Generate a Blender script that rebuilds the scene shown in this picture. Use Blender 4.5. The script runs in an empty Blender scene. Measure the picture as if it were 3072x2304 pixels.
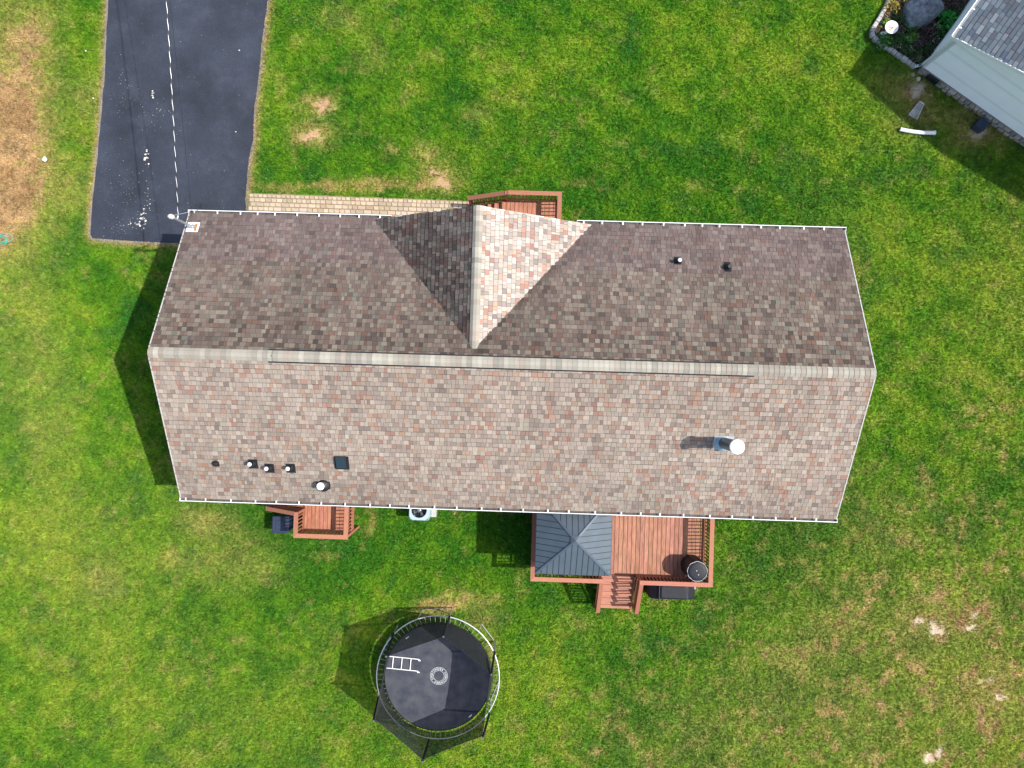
import bpy, math, random
import numpy as np
from mathutils import Vector, Matrix

random.seed(7)
rng = np.random.default_rng(11)
S = bpy.context.scene
C = S.collection

# ---------------------------------------------------------------- camera, sky, sun, exposure
cam_d = bpy.data.cameras.new('camera')
cam_d.sensor_width = 36.0
cam_d.lens = 36.0 * 2150 / 3072
cam_d.clip_start = 0.1
cam_d.clip_end = 2000
cam = bpy.data.objects.new('camera', cam_d)
C.objects.link(cam)
cam.location = (0, 0, 25)
cam.rotation_euler = (0.0007, 0.0149, 0)
S.camera = cam

SUN_AZ, SUN_EL = math.radians(0.0), math.radians(53.5)      # azimuth counted from +x
world = bpy.data.worlds.new('World')
S.world = world
world.use_nodes = True
wn = world.node_tree.nodes
sky = wn.new('ShaderNodeTexSky')
sky.sky_type = 'NISHITA'
sky.sun_disc = False
sky.sun_elevation = SUN_EL
sky.sun_rotation = math.pi / 2 - SUN_AZ
sky.air_density = 1.0
sky.dust_density = 2.0
world.node_tree.links.new(sky.outputs[0], wn['Background'].inputs[0])
wn['Background'].inputs[1].default_value = 0.15
sun_d = bpy.data.lights.new('sun', 'SUN')
sun_d.energy = 3.9
sun_d.angle = math.radians(0.6)
sun_d.color = (1.0, 0.965, 0.91)
sun = bpy.data.objects.new('sun', sun_d)
C.objects.link(sun)
sv = Vector((math.cos(SUN_AZ) * math.cos(SUN_EL), math.sin(SUN_AZ) * math.cos(SUN_EL), math.sin(SUN_EL)))
sun.rotation_euler = sv.to_track_quat('Z', 'Y').to_euler()
sun.location = (30, 0, 40)
S.view_settings.view_transform = 'Standard'
S.view_settings.look = 'None'
S.view_settings.exposure = 0.62
S.view_settings.gamma = 1.0
S.view_settings.use_curve_mapping = False

# ---------------------------------------------------------------- helpers
def mat(name, col=(0.5, 0.5, 0.5), rough=0.7, metal=0.0, attr=False, var=0.0, scale=8.0, detail=4.0,
        col2=None, bump=0.0, bscale=60.0, stretch=(1, 1, 1), spec=0.4, alpha=None, translucent=0.0, perobj=False):
    m = bpy.data.materials.new(name)
    m.use_nodes = True
    nt = m.node_tree
    N, L = nt.nodes, nt.links
    b = N['Principled BSDF']
    b.inputs['Roughness'].default_value = rough
    b.inputs['Metallic'].default_value = metal
    b.inputs['Specular IOR Level'].default_value = spec
    tc = N.new('ShaderNodeTexCoord')
    mp = N.new('ShaderNodeMapping')
    mp.inputs['Scale'].default_value = stretch
    L.new(tc.outputs['Object'], mp.inputs['Vector'])
    if perobj:                                   # every board is cut from another tree
        oi = N.new('ShaderNodeObjectInfo')
        ml = N.new('ShaderNodeMath')
        ml.operation = 'MULTIPLY'
        ml.inputs[1].default_value = 97.0
        L.new(oi.outputs['Random'], ml.inputs[0])
        cb = N.new('ShaderNodeCombineXYZ')
        for q in range(3):
            L.new(ml.outputs[0], cb.inputs[q])
        L.new(cb.outputs[0], mp.inputs['Location'])
    if attr:
        a = N.new('ShaderNodeAttribute')
        a.attribute_name = 'Col'
        src = a.outputs['Color']
    else:
        rgb = N.new('ShaderNodeRGB')
        rgb.outputs[0].default_value = (*col, 1)
        src = rgb.outputs[0]
    if var > 0:
        nz = N.new('ShaderNodeTexNoise')
        nz.inputs['Scale'].default_value = scale
        nz.inputs['Detail'].default_value = detail
        nz.inputs['Roughness'].default_value = 0.65
        L.new(mp.outputs[0], nz.inputs['Vector'])
        mr = N.new('ShaderNodeMapRange')
        mr.inputs[1].default_value = 0.3
        mr.inputs[2].default_value = 0.7
        L.new(nz.outputs['Fac'], mr.inputs[0])
        if col2 is not None:
            mr.inputs[3].default_value = 0.0
            mr.inputs[4].default_value = var
            mx = N.new('ShaderNodeMix')
            mx.data_type = 'RGBA'
            L.new(mr.outputs[0], mx.inputs[0])
            L.new(src, mx.inputs[6])
            mx.inputs[7].default_value = (*col2, 1)
            src = mx.outputs[2]
        else:
            mr.inputs[3].default_value = 1 - var
            mr.inputs[4].default_value = 1 + var
            vm = N.new('ShaderNodeVectorMath')
            vm.operation = 'SCALE'
            L.new(src, vm.inputs[0])
            L.new(mr.outputs[0], vm.inputs['Scale'])
            src = vm.outputs[0]
    L.new(src, b.inputs['Base Color'])
    if bump > 0:
        nb = N.new('ShaderNodeTexNoise')
        nb.inputs['Scale'].default_value = bscale
        nb.inputs['Detail'].default_value = 3
        L.new(mp.outputs[0], nb.inputs['Vector'])
        bp = N.new('ShaderNodeBump')
        bp.inputs['Strength'].default_value = bump
        bp.inputs['Distance'].default_value = 0.02
        L.new(nb.outputs['Fac'], bp.inputs['Height'])
        L.new(bp.outputs[0], b.inputs['Normal'])
    out = N['Material Output']
    if translucent > 0:
        tr = N.new('ShaderNodeBsdfTranslucent')
        L.new(src, tr.inputs['Color'])
        ms = N.new('ShaderNodeMixShader')
        ms.inputs[0].default_value = translucent
        L.new(b.outputs[0], ms.inputs[1])
        L.new(tr.outputs[0], ms.inputs[2])
        L.new(ms.outputs[0], out.inputs['Surface'])
    if alpha is not None:
        b.inputs['Alpha'].default_value = alpha
    return m


class MB:
    """collects faces for one mesh"""
    def __init__(s):
        s.v, s.f, s.c = [], [], []

    def add(s, verts, faces, col=None):
        o = len(s.v)
        s.v.extend([tuple(map(float, p)) for p in verts])
        s.f.extend([tuple(i + o for i in f) for f in faces])
        s.c.extend([col or (0.5, 0.5, 0.5)] * len(verts))
        return s

    def box(s, x0, x1, y0, y1, z0, z1, col=None):
        return s.add([(x0, y0, z0), (x1, y0, z0), (x1, y1, z0), (x0, y1, z0), (x0, y0, z1), (x1, y0, z1), (x1, y1, z1), (x0, y1, z1)],
                     [(3, 2, 1, 0), (4, 5, 6, 7), (0, 1, 5, 4), (1, 2, 6, 5), (2, 3, 7, 6), (3, 0, 4, 7)], col)

    def cbox(s, x0, x1, y0, y1, z0, z1, b, col=None):
        """box with chamfered upper edges"""
        r = [(x0, y0, z0), (x1, y0, z0), (x1, y1, z0), (x0, y1, z0), (x0, y0, z1 - b), (x1, y0, z1 - b), (x1, y1, z1 - b), (x0, y1, z1 - b),
             (x0 + b, y0 + b, z1), (x1 - b, y0 + b, z1), (x1 - b, y1 - b, z1), (x0 + b, y1 - b, z1)]
        f = [(3, 2, 1, 0), (8, 9, 10, 11)]
        for k in range(4):
            j = (k + 1) % 4
            f += [(k, j, 4 + j, 4 + k), (4 + k, 4 + j, 8 + j, 8 + k)]
        return s.add(r, f, col)

    def bar(s, p, q, w, h, up=(0, 0, 1), col=None):
        """rectangular bar from p to q, width w sideways, height h along up"""
        p, q, up = Vector(p), Vector(q), Vector(up)
        d = (q - p).normalized()
        a = d.cross(up)
        if a.length < 1e-6:
            a = Vector((1, 0, 0))
        a.normalize()
        n = a.cross(d)
        a, n = a * w / 2, n * h / 2
        vs = [p - a - n, p + a - n, p + a + n, p - a + n, q - a - n, q + a - n, q + a + n, q - a + n]
        return s.add(vs, [(0, 1, 2, 3), (7, 6, 5, 4), (0, 4, 5, 1), (1, 5, 6, 2), (2, 6, 7, 3), (3, 7, 4, 0)], col)

    def tube(s, pts, r, n=8, closed=False, col=None, caps=True):
        pts = [Vector(p) for p in pts]
        m = len(pts)
        rs = r if isinstance(r, (list, tuple)) else [r] * m
        rings = []
        ref = None
        for i, p in enumerate(pts):
            if closed:
                d = pts[(i + 1) % m] - pts[i - 1]
            else:
                d = pts[min(i + 1, m - 1)] - pts[max(i - 1, 0)]
            d.normalize()
            if ref is None:
                ref = Vector((0, 0, 1)) if abs(d.z) < 0.9 else Vector((1, 0, 0))
            a = d.cross(ref)
            if a.length < 1e-4:
                a = d.cross(Vector((0, 1, 0.3)))
            a.normalize()
            b = a.cross(d).normalized()
            ref = b
            rings.append([p + (a * math.cos(t) + b * math.sin(t)) * rs[i] for t in [2 * math.pi * k / n for k in range(n)]])
        vs = [v for rg in rings for v in rg]
        f = []
        for i in range(m if closed else m - 1):
            o, o2 = i * n, ((i + 1) % m) * n
            for k in range(n):
                j = (k + 1) % n
                f.append((o + k, o + j, o2 + j, o2 + k))
        if not closed and caps:
            f.append(tuple(range(n))[::-1])
            f.append(tuple((m - 1) * n + k for k in range(n)))
        return s.add(vs, f, col)

    def lathe(s, prof, c=(0, 0, 0), n=32, col=None, sx=1, sy=1):
        vs, f = [], []
        for r, z in prof:
            for k in range(n):
                t = 2 * math.pi * k / n
                vs.append((c[0] + r * math.cos(t) * sx, c[1] + r * math.sin(t) * sy, c[2] + z))
        for i in range(len(prof) - 1):
            for k in range(n):
                j = (k + 1) % n
                f.append((i * n + k, i * n + j, (i + 1) * n + j, (i + 1) * n + k))
        f.append(tuple(range(n))[::-1])
        f.append(tuple((len(prof) - 1) * n + k for k in range(n)))
        return s.add(vs, f, col)

    def poly(s, pts, z0, z1, col=None):
        """vertical prism over a polygon (ccw)"""
        n = len(pts)
        vs = [(x, y, z0) for x, y in pts] + [(x, y, z1) for x, y in pts]
        f = [tuple(range(n))[::-1], tuple(range(n, 2 * n))]
        for k in range(n):
            j = (k + 1) % n
            f.append((k, j, n + j, n + k))
        return s.add(vs, f, col)

    def mesh(s, name, m, smooth=False, cols=False):
        me = bpy.data.meshes.new(name)
        me.from_pydata(s.v, [], s.f)
        me.materials.append(m)
        if smooth:
            me.polygons.foreach_set('use_smooth', [True] * len(me.polygons))
        if cols:
            at = me.color_attributes.new('Col', 'FLOAT_COLOR', 'POINT')
            at.data.foreach_set('color', np.c_[np.array(s.c, dtype=np.float32), np.ones(len(s.c), np.float32)].ravel())
        me.update()
        return me

    def build(s, name, m, parent=None, smooth=False, cols=False, loc=None, rz=0.0):
        return inst(name, s.mesh(name, m, smooth, cols), parent, loc, rz)


def inst(name, me, parent=None, loc=None, rz=0.0, scale=None):
    o = bpy.data.objects.new(name, me)
    C.objects.link(o)
    if parent is not None:
        o.parent = parent
    if loc is not None:
        o.location = loc
    if rz:
        o.rotation_euler = (0, 0, rz)
    if scale is not None:
        o.scale = scale
    return o


def tag(o, label=None, cat=None, group=None, kind=None):
    if label:
        o['label'] = label
    if cat:
        o['category'] = cat
    if group:
        o['group'] = group
    if kind:
        o['kind'] = kind
    return o


def thing(name, label, cat, loc=(0, 0, 0), rz=0.0, group=None):
    o = bpy.data.objects.new(name, None)
    o.empty_display_size = 0.3
    C.objects.link(o)
    o.location = loc
    o.rotation_euler = (0, 0, rz)
    return tag(o, label, cat, group)


def hsh(ix, iy, seed):
    n = (ix.astype(np.int64) * 374761393 + iy.astype(np.int64) * 668265263 + seed * 1442695041) & 0x7fffffff
    n = ((n ^ (n >> 13)) * 1274126177) & 0x7fffffff
    return ((n ^ (n >> 16)) & 0xffff) / 65535.0


def vnoise(x, y, seed):
    ix, iy = np.floor(x), np.floor(y)
    fx, fy = x - ix, y - iy
    fx, fy = fx * fx * (3 - 2 * fx), fy * fy * (3 - 2 * fy)
    a, b = hsh(ix, iy, seed), hsh(ix + 1, iy, seed)
    c, d = hsh(ix, iy + 1, seed), hsh(ix + 1, iy + 1, seed)
    return (a * (1 - fx) + b * fx) * (1 - fy) + (c * (1 - fx) + d * fx) * fy


def fbm(x, y, seed, oct=4):
    s, a, t = 0, 1.0, 0
    for k in range(oct):
        s = s + a * vnoise(x * 2 ** k + 13.7 * k, y * 2 ** k - 7.1 * k, seed + k)
        t += a
        a *= 0.55
    return s / t


def inside(px, py, poly):
    r = np.zeros(px.shape, bool)
    n = len(poly)
    for i in range(n):
        x0, y0 = poly[i]
        x1, y1 = poly[(i + 1) % n]
        k = ((y0 > py) != (y1 > py)) & (px < (x1 - x0) * (py - y0) / (y1 - y0 + 1e-12) + x0)
        r ^= k
    return r


def segdist(px, py, poly, closed=False):
    d = np.full(px.shape, 1e9)
    n = len(poly)
    for i in range(n if closed else n - 1):
        x0, y0 = poly[i]
        x1, y1 = poly[(i + 1) % n]
        dx, dy = x1 - x0, y1 - y0
        t = np.clip(((px - x0) * dx + (py - y0) * dy) / (dx * dx + dy * dy), 0, 1)
        d = np.minimum(d, np.hypot(px - x0 - t * dx, py - y0 - t * dy))
    return d


# ---------------------------------------------------------------- layout constants
HC, HYAW = (-0.365, 0.587), -0.03                       # main house: centre and turn
hc, hs = math.cos(HYAW), math.sin(HYAW)


def H2W(u, v):
    return (HC[0] + hc * u - hs * v, HC[1] + hs * u + hc * v)


NBC, NBYAW = (13.68, 10.85), math.radians(-35.5)        # neighbour's corner and turn
nc, ns = math.cos(NBYAW), math.sin(NBYAW)


def N2W(x, y):
    return (NBC[0] + nc * x - ns * y, NBC[1] + ns * x + nc * y)


DRIVE_L = [(-14.3, 24), (-14.5, 16), (-14.58, 13.5), (-14.65, 12.2), (-14.70, 10.9), (-14.80, 9.9), (-14.87, 8.9), (-15.05, 7.3), (-15.16, 6.2), (-15.21, 5.3)]
DRIVE_B = [(-15.14, 5.15), (-14.04, 5.06), (-12.9, 5.0), (-11.9, 4.96), (-10.6, 4.9), (-9.72, 4.86)]
DRIVE_R = [(-9.72, 6.0), (-9.69, 7.0), (-9.62, 7.85), (-9.45, 8.6), (-9.44, 9.4), (-9.33, 10.3), (-9.24, 11.0), (-9.15, 12.0), (-9.02, 13.0), (-8.92, 13.6), (-8.6, 17), (-8.2, 24)]


def jag(pl, amp, step=0.16, seed=3):
    out = []
    k = 0
    for (x0, y0), (x1, y1) in zip(pl[:-1], pl[1:]):
        n = max(1, int(math.hypot(x1 - x0, y1 - y0) / step)) if max(abs(y0), abs(y1)) < 16.5 else 3
        for i in range(n):
            t = i / n
            x, y = x0 + (x1 - x0) * t, y0 + (y1 - y0) * t
            d = amp * (float(fbm(np.array([k * 0.45]), np.array([0.3]), seed)[0]) - 0.5) * 2
            L = math.hypot(x1 - x0, y1 - y0)
            out.append((x + d * (y1 - y0) / L, y - d * (x1 - x0) / L))
            k += 1
    out.append(pl[-1])
    return out


DRIVE = jag(DRIVE_L, 0.035, seed=5) + jag(DRIVE_B, 0.03, seed=8) + jag(DRIVE_R, 0.06, seed=21)
WALK = [H2W(-9.46, 4.6), H2W(-1.5, 4.6), H2W(-1.5, 5.78), H2W(-9.40, 5.86)]
BED = [(12.70, 14.6), (12.62, 13.25), (12.36, 12.72), (12.12, 12.35), (12.07, 12.08), (12.18, 11.92), (12.40, 11.79), (13.05, 11.32), (13.60, 10.93), N2W(0.0, 0.05), N2W(0.0, 9.0)]

# ---------------------------------------------------------------- colours of the lawn (own colour: green, dry, bare)
DRY = [  # x, y, rx, ry, amount
    (-17.65, 9.5, .95, 3.0, 1.1), (-18.2, 6.6, .95, 1.5, .9), (-18.9, 8.5, .9, 3.0, .75), (-17.0, 12.2, .6, .9, .4), (-15.4, 10.1, .6, .8, .30), (-15.9, 7.0, .8, 1.0, .25),
    (-7.07, 9.87, .50, .30, .75), (-7.4, 8.83, .70, .32, .75), (-4.65, 8.05, .20, .16, .6), (-3.46, 8.05, .45, .4, .5), (-2.85, 7.1, .60, .50, .7),
    (-3.3, 7.35, .30, .5, .4), (-5.2, 6.93, 2.2, .15, .65), (-8.2, 6.93, 1.4, .12, .5), (-1.5, 9.4, .5, .4, .2), (-6.3, 12.9, .8, .5, .2), (-5.2, 11.6, .5, .6, .2),
    (13.5, -7.5, 5.0, 3.6, .16), (10.5, -12.0, 4.5, 2.6, .20), (16.5, -11.5, 3.0, 3.0, .18), (17.0, 3.5, 2.0, 5.0, .10), (6.0, -12.5, 3.5, 1.6, .12),
    (13.9, -8.3, 1.2, .9, .22), (15.6, -8.2, .9, .5, .25), (16.3, -10.6, 1.0, .8, .35), (11.0, -8.3, .9, .7, .35), (9.3, -9.6, .8, .6, .30), (12.5, -5.0, 1.2, .9, .12),
    (-11.0, -4.9, .9, .5, .40), (-10.2, -6.2, 1.4, .8, .28), (-12.4, -6.2, .4, .3, .45), (-15.5, -6.5, 4.0, 4.0, .10), (-10.5, -12.0, 5.0, 2.5, .08), (-17.5, 1.5, 1.3, 3.0, .16), (-16.5, -1.5, 1.0, 3.0, .12), (-14.8, -6.8, .8, 1.0, .2),
    (-2.3, -7.6, .9, .22, .8), (-1.35, -8.3, .5, .3, .45), (-1.0, -9.3, .16, .5, .4), (-3.4, -7.9, .6, .25, .5),
    (-5.35, -4.75, .14, .35, .8), (-2.35, -4.2, .12, .5, .6), (11.0, 4.0, 2.0, 3.0, .08), (10.9, -1.6, .6, 2.2, .15),
    (13.7, 10.1, .35, .55, .8), (13.4, 9.6, .9, 1.0, .25), (15.9, 8.55, .9, .3, .7), (15.2, 9.3, 1.2, .4, .45), (12.6, 10.4, .7, .5, .22),
    (1.9, -8.3, .6, .3, .25), (2.6, -12.8, .22, .16, .8)]
BARE = [(-7.07, 9.87, .42, .26), (-7.4, 8.83, .62, .26), (-6.6, 9.6, .16, .12), (-2.80, 6.95, .50, .34), (-3.50, 8.05, .20, .24), (-3.25, 7.5, .16, .35), (-4.65, 8.05, .15, .12), (-5.1, 7.8, .09, .08), (-7.55, 8.3, .10, .10), (-2.9, 7.45, .4, .2),
        (13.95, -8.25, .26, .17), (14.45, -8.5, .42, .20), (16.0, -10.3, .46, .14), (16.6, -10.9, .28, .18), (14.0, -12.9, .26, .26), (14.4, -12.6, .2, .4), (15.7, -8.0, .15, .12), (16.3, -8.05, .15, .11), (15.55, -8.4, .12, .10), (2.55, -12.85, .16, .14),
        (13.72, 10.2, .2, .4), (15.9, 8.6, .5, .16), (-2.4, -7.65, .5, .10)]


def sstep(a, b, x):
    t = np.clip((x - a) / (b - a), 0, 1)
    return t * t * (3 - 2 * t)


def lawn_fields(x, y):
    xw = x + .35 * (fbm(x * 1.7, y * 1.7, 71) - .5) * 2 + .16 * (fbm(x * 6, y * 6, 171, 2) - .5) * 2
    yw = y + .35 * (fbm(x * 1.7, y * 1.7, 91) - .5) * 2 + .16 * (fbm(x * 6, y * 6, 191, 2) - .5) * 2
    dry = np.zeros(x.shape)
    for cx, cy, rx, ry, a in DRY:
        q = ((xw - cx) / rx) ** 2 + ((yw - cy) / ry) ** 2
        dry = dry + a * np.exp(-q * 0.9)
    brk = fbm(x * 1.3, y * 1.3, 41)
    mot = fbm(x * 3.6, y * 3.6, 47, 4)
    fine = fbm(x * 9, y * 9, 147, 2)
    dry = dry * (0.40 + 1.2 * np.clip((0.35 * brk + 0.35 * mot + .3 * fine - .25) * 2, 0, 1))
    se = np.clip((x * .55 - y * .65 - 5.0) / 8, 0, 1)
    dry = dry + se * .72 * sstep(.51, .72, .55 * mot + .25 * fine + .2 * brk)
    dry = dry + .26 * sstep(.60, .75, .7 * fbm(x * 2.0, y * 2.0, 141, 3) + .3 * fine)
    de = segdist(x, y, DRIVE_L + DRIVE_B, False)
    de2 = segdist(x, y, DRIVE_R, False)
    edge = np.exp(-(de / .19) ** 2) + np.exp(-(de2 / .22) ** 2)
    dry = dry + .75 * edge * (.6 + .6 * mot)
    bare = np.zeros(x.shape)
    for cx, cy, rx, ry in BARE:
        bare = np.maximum(bare, np.exp(-(((xw - cx) / rx) ** 2 + ((yw - cy) / ry) ** 2)))
    bare = np.clip((bare - .28 - .9 * (1 - (.55 * mot + .45 * fine)) * .55) * 3.4, 0, 1)
    bare = np.maximum(bare, np.clip(np.exp(-(np.minimum(de, de2) / .07) ** 2) * 1.2 - .35 * mot, 0, 1))
    tone = fbm(x * .20, y * .20, 5, 3) * .34 + fbm(x * .8 + 4, y * .8, 15, 3) * .34 + fbm(x * 2.6, y * 2.6, 25, 3) * .32
    stripe = .5 + .5 * np.sin((x * .55 + y * .83) * 2 * math.pi / 1.1 + 1.5 * fbm(x * .3, y * .3, 55))
    tone = tone + (.03 + .06 * np.clip((x + y) / 14, 0, 1)) * (stripe - .5)
    near = np.exp(-(np.maximum(np.abs(x - .2) - 9.5, 0) ** 2 + np.maximum(np.abs(y - .8) - 5.2, 0) ** 2) / 4.0)
    west = .05 * np.clip((-x - 9) / 6, 0, 1) + .05 * np.clip((x - 8) / 6, 0, 1)
    yel = np.clip((tone + west - .35) * 2.9 - near * .36, 0, 1)
    return np.clip(dry, 0, 1.2), bare, yel, mot


C_DEEP, C_MID, C_YEL = np.array([.044, .172, .010]), np.array([.118, .268, .012]), np.array([.245, .345, .026])
C_STRAW, C_TAN = np.array([.410, .350, .100]), np.array([.460, .300, .145])


def lawn_color(x, y):
    dry, bare, yel, mot = lawn_fields(x, y)
    k = np.clip(yel, 0, 1)[:, None]
    c = np.where(k < .5, C_DEEP + (C_MID - C_DEEP) * k * 2, C_MID + (C_YEL - C_MID) * (k * 2 - 1))
    # bluish, cool green clover-like spots
    cool = sstep(.60, .74, fbm(x * 1.1 + 9, y * 1.1, 205, 4))[:, None]
    c = c + (np.array([.034, .150, .022]) - c) * cool * .55
    d = np.clip(dry, 0, 1)[:, None]
    c = np.where(d < .5, c + (C_STRAW - c) * d * 1.5, c + (C_STRAW - c) * .75 + (C_TAN - (c + (C_STRAW - c) * .75)) * (d - .5) * 2)
    tv = .55 * fbm(x * 2.2, y * 2.2, 301, 3) + .45 * fbm(x * 7, y * 7, 303, 2)
    c = c * (1 + np.clip(d - .45, 0, 1) * (tv[:, None] - .46) * 2.6)
    br = np.clip(d - .5, 0, 1) * sstep(.50, .68, fbm(x * 1.6 + 3, y * 1.6, 311, 3))[:, None]
    c = c + (np.array([.30, .165, .070]) - c) * br * .9
    return c, dry, bare


# ---------------------------------------------------------------- ground sheet
def build_ground():
    xs = np.concatenate([[-400, -120, -50, -30], np.arange(-24, 24.01, 0.2), [30, 50, 120, 400]])
    ys = np.concatenate([[-400, -120, -50, -28], np.arange(-19, 19.01, 0.2), [28, 50, 120, 400]])
    X, Y = np.meshgrid(xs, ys)
    x, y = X.ravel(), Y.ravel()
    c, dry, bare = lawn_color(x, y)
    pale = np.clip((x - 6) / 6, 0, 1)[:, None]
    soil = (np.array([.40, .245, .145]) * (1 - pale) + np.array([.46, .37, .27]) * pale) * (.75 + .5 * fbm(x * 4, y * 4, 63))[:, None]
    base = c * np.where((np.abs(x) < 20.3) & (np.abs(y) < 15.2), .75, .48)[:, None]      # beyond the blades, the grass's self-shadow is put into the colour
    base = base + (soil - base) * np.clip(bare * 1.1, 0, 1)[:, None]
    nx, ny = len(xs), len(ys)
    z = np.where((np.abs(x) < 24) & (np.abs(y) < 19), -0.012 - .010 * fbm(x * 1.5, y * 1.5, 3), -.02)
    i = (np.arange(ny - 1)[:, None] * nx + np.arange(nx - 1)[None, :]).ravel()
    me = bpy.data.meshes.new('lawn')
    me.from_pydata(np.c_[x, y, z].tolist(), [], np.c_[i, i + 1, i + nx + 1, i + nx].tolist())
    at = me.color_attributes.new('Col', 'FLOAT_COLOR', 'POINT')
    at.data.foreach_set('color', np.c_[base, np.ones(len(x))].astype(np.float32).ravel())
    me.materials.append(mat('lawn soil and turf', attr=True, rough=.95, var=.45, scale=22, detail=6, bump=.6, bscale=40, spec=.1))
    o = inst('lawn', me)
    tag(o, kind='structure')
    o['label'] = 'mown green lawn with dry tan patches around the house'


build_ground()


def build_grass():
    n = 1350000
    x = rng.uniform(-20.3, 20.0, n)
    y = rng.uniform(-15.2, 15.2, n)
    u = hc * (x - HC[0]) + hs * (y - HC[1])
    v = -hs * (x - HC[0]) + hc * (y - HC[1])
    bad = (np.abs(u) < 9.55) & (np.abs(v) < 3.85)
    bad |= inside(x, y, DRIVE) | inside(x, y, WALK) | inside(x, y, BED)
    bad |= (u > .9) & (u < 6.6) & (v < -3.8) & (v > -6.2) | (u > -6.8) & (u < -5.3) & (v < -3.8) & (v > -5.2)
    bad |= (u > -.9) & (u < 1.3) & (v > 3.8) & (v < 5.4) | (u > -3.36) & (u < -2.5) & (v < -3.8) & (v > -5.3)
    a, b = nc * (x - NBC[0]) + ns * (y - NBC[1]), -ns * (x - NBC[0]) + nc * (y - NBC[1])
    bad |= (a > -.05) & (b > -.05)
    x, y = x[~bad], y[~bad]
    c, dry, bare = lawn_color(x, y)
    keep = rng.uniform(0, 1, len(x)) > np.clip(bare * 1.05, 0, .985)
    x, y, c, dry = x[keep], y[keep], c[keep], dry[keep]
    n = len(x)
    # clumps: neighbouring blades share a lean and a shade
    cl = .55 * vnoise(x * 8.5, y * 8.5, 101) + .45 * vnoise(x * 17, y * 17, 103)
    ang = 2 * math.pi * (vnoise(x * 6, y * 6, 111) * 1.6) + rng.normal(0, 1.1, n)
    tall = (.035 + .075 * cl + rng.uniform(0, .03, n)) * np.where(dry > .6, .8, 1.0)
    lean = rng.uniform(.35, 1.25, n)
    wid = rng.uniform(.008, .016, n)
    dx, dy = np.cos(ang), np.sin(ang)
    ox = tall * np.sin(lean) * dx
    oy = tall * np.sin(lean) * dy
    oz = tall * np.cos(lean)
    pa = ang + rng.uniform(-.9, .9, n) + math.pi / 2
    P = np.empty((n, 3, 3), np.float32)
    P[:, 0] = np.c_[x - np.cos(pa) * wid, y - np.sin(pa) * wid, np.full(n, -.012)]
    P[:, 1] = np.c_[x + np.cos(pa) * wid, y + np.sin(pa) * wid, np.full(n, -.012)]
    P[:, 2] = np.c_[x + ox, y + oy, oz]
    sh = np.clip(.30 + 1.45 * cl ** 1.15, .3, 1.9) * rng.uniform(.70, 1.30, n)
    straw = rng.uniform(0, 1, n) < .03 + .10 * np.clip(dry, 0, 1)
    col = c * sh[:, None]
    col[straw] = C_STRAW * sh[straw][:, None] * .9
    colv = np.ones((n, 3, 4), np.float32)
    colv[:, :, :3] = np.clip(col, 0, .75)[:, None, :]
    me = bpy.data.meshes.new('grass')
    me.vertices.add(3 * n)
    me.vertices.foreach_set('co', P.ravel())
    me.loops.add(3 * n)
    me.loops.foreach_set('vertex_index', np.arange(3 * n, dtype=np.int32))
    me.polygons.add(n)
    me.polygons.foreach_set('loop_start', np.arange(0, 3 * n, 3, dtype=np.int32))
    me.update(calc_edges=True)
    at = me.color_attributes.new('Col', 'FLOAT_COLOR', 'POINT')
    at.data.foreach_set('color', colv.ravel())
    me.materials.append(mat('grass blades', attr=True, rough=.7, spec=.15, translucent=.35))
    tag(inst('grass', me), 'short mown grass blades covering the lawn', 'grass', kind='stuff')


build_grass()

# ---------------------------------------------------------------- driveway
def asphalt_mat():
    m = mat('asphalt', (.025, .030, .043), rough=.75, var=.42, scale=.55, detail=8, bump=.35, bscale=90, spec=.35)
    nt = m.node_tree
    N, L = nt.nodes, nt.links
    b = N['Principled BSDF']
    src = b.inputs['Base Color'].links[0].from_socket
    tc = N.new('ShaderNodeTexCoord')
    vo = N.new('ShaderNodeTexNoise')
    vo.inputs['Scale'].default_value = 55
    vo.inputs['Detail'].default_value = 2
    L.new(tc.outputs['Object'], vo.inputs['Vector'])
    r = N.new('ShaderNodeMapRange')
    r.inputs[1].default_value = .35
    r.inputs[2].default_value = .72
    r.inputs[3].default_value = .75
    r.inputs[4].default_value = 1.6
    L.new(vo.outputs['Fac'], r.inputs[0])
    s = N.new('ShaderNodeVectorMath')
    s.operation = 'SCALE'
    L.new(src, s.inputs[0])
    L.new(r.outputs[0], s.inputs['Scale'])
    # dusty worn blotches
    n2 = N.new('ShaderNodeTexNoise')
    n2.inputs['Scale'].default_value = 1.1
    n2.inputs['Detail'].default_value = 9
    n2.inputs['Roughness'].default_value = .7
    L.new(tc.outputs['Object'], n2.inputs['Vector'])
    r2 = N.new('ShaderNodeMapRange')
    r2.inputs[1].default_value = .52
    r2.inputs[2].default_value = .75
    r2.inputs[4].default_value = .55
    L.new(n2.outputs['Fac'], r2.inputs[0])
    mx = N.new('ShaderNodeMix')
    mx.data_type = 'RGBA'
    L.new(r2.outputs[0], mx.inputs[0])
    L.new(s.outputs[0], mx.inputs[6])
    mx.inputs[7].default_value = (.050, .056, .072, 1)
    L.new(mx.outputs[2], b.inputs['Base Color'])
    return m


o = MB().poly(DRIVE, -.05, .012).build('driveway', asphalt_mat())
tag(o, 'dark sealed asphalt driveway with pale specks and a worn edge', kind='structure')
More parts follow.
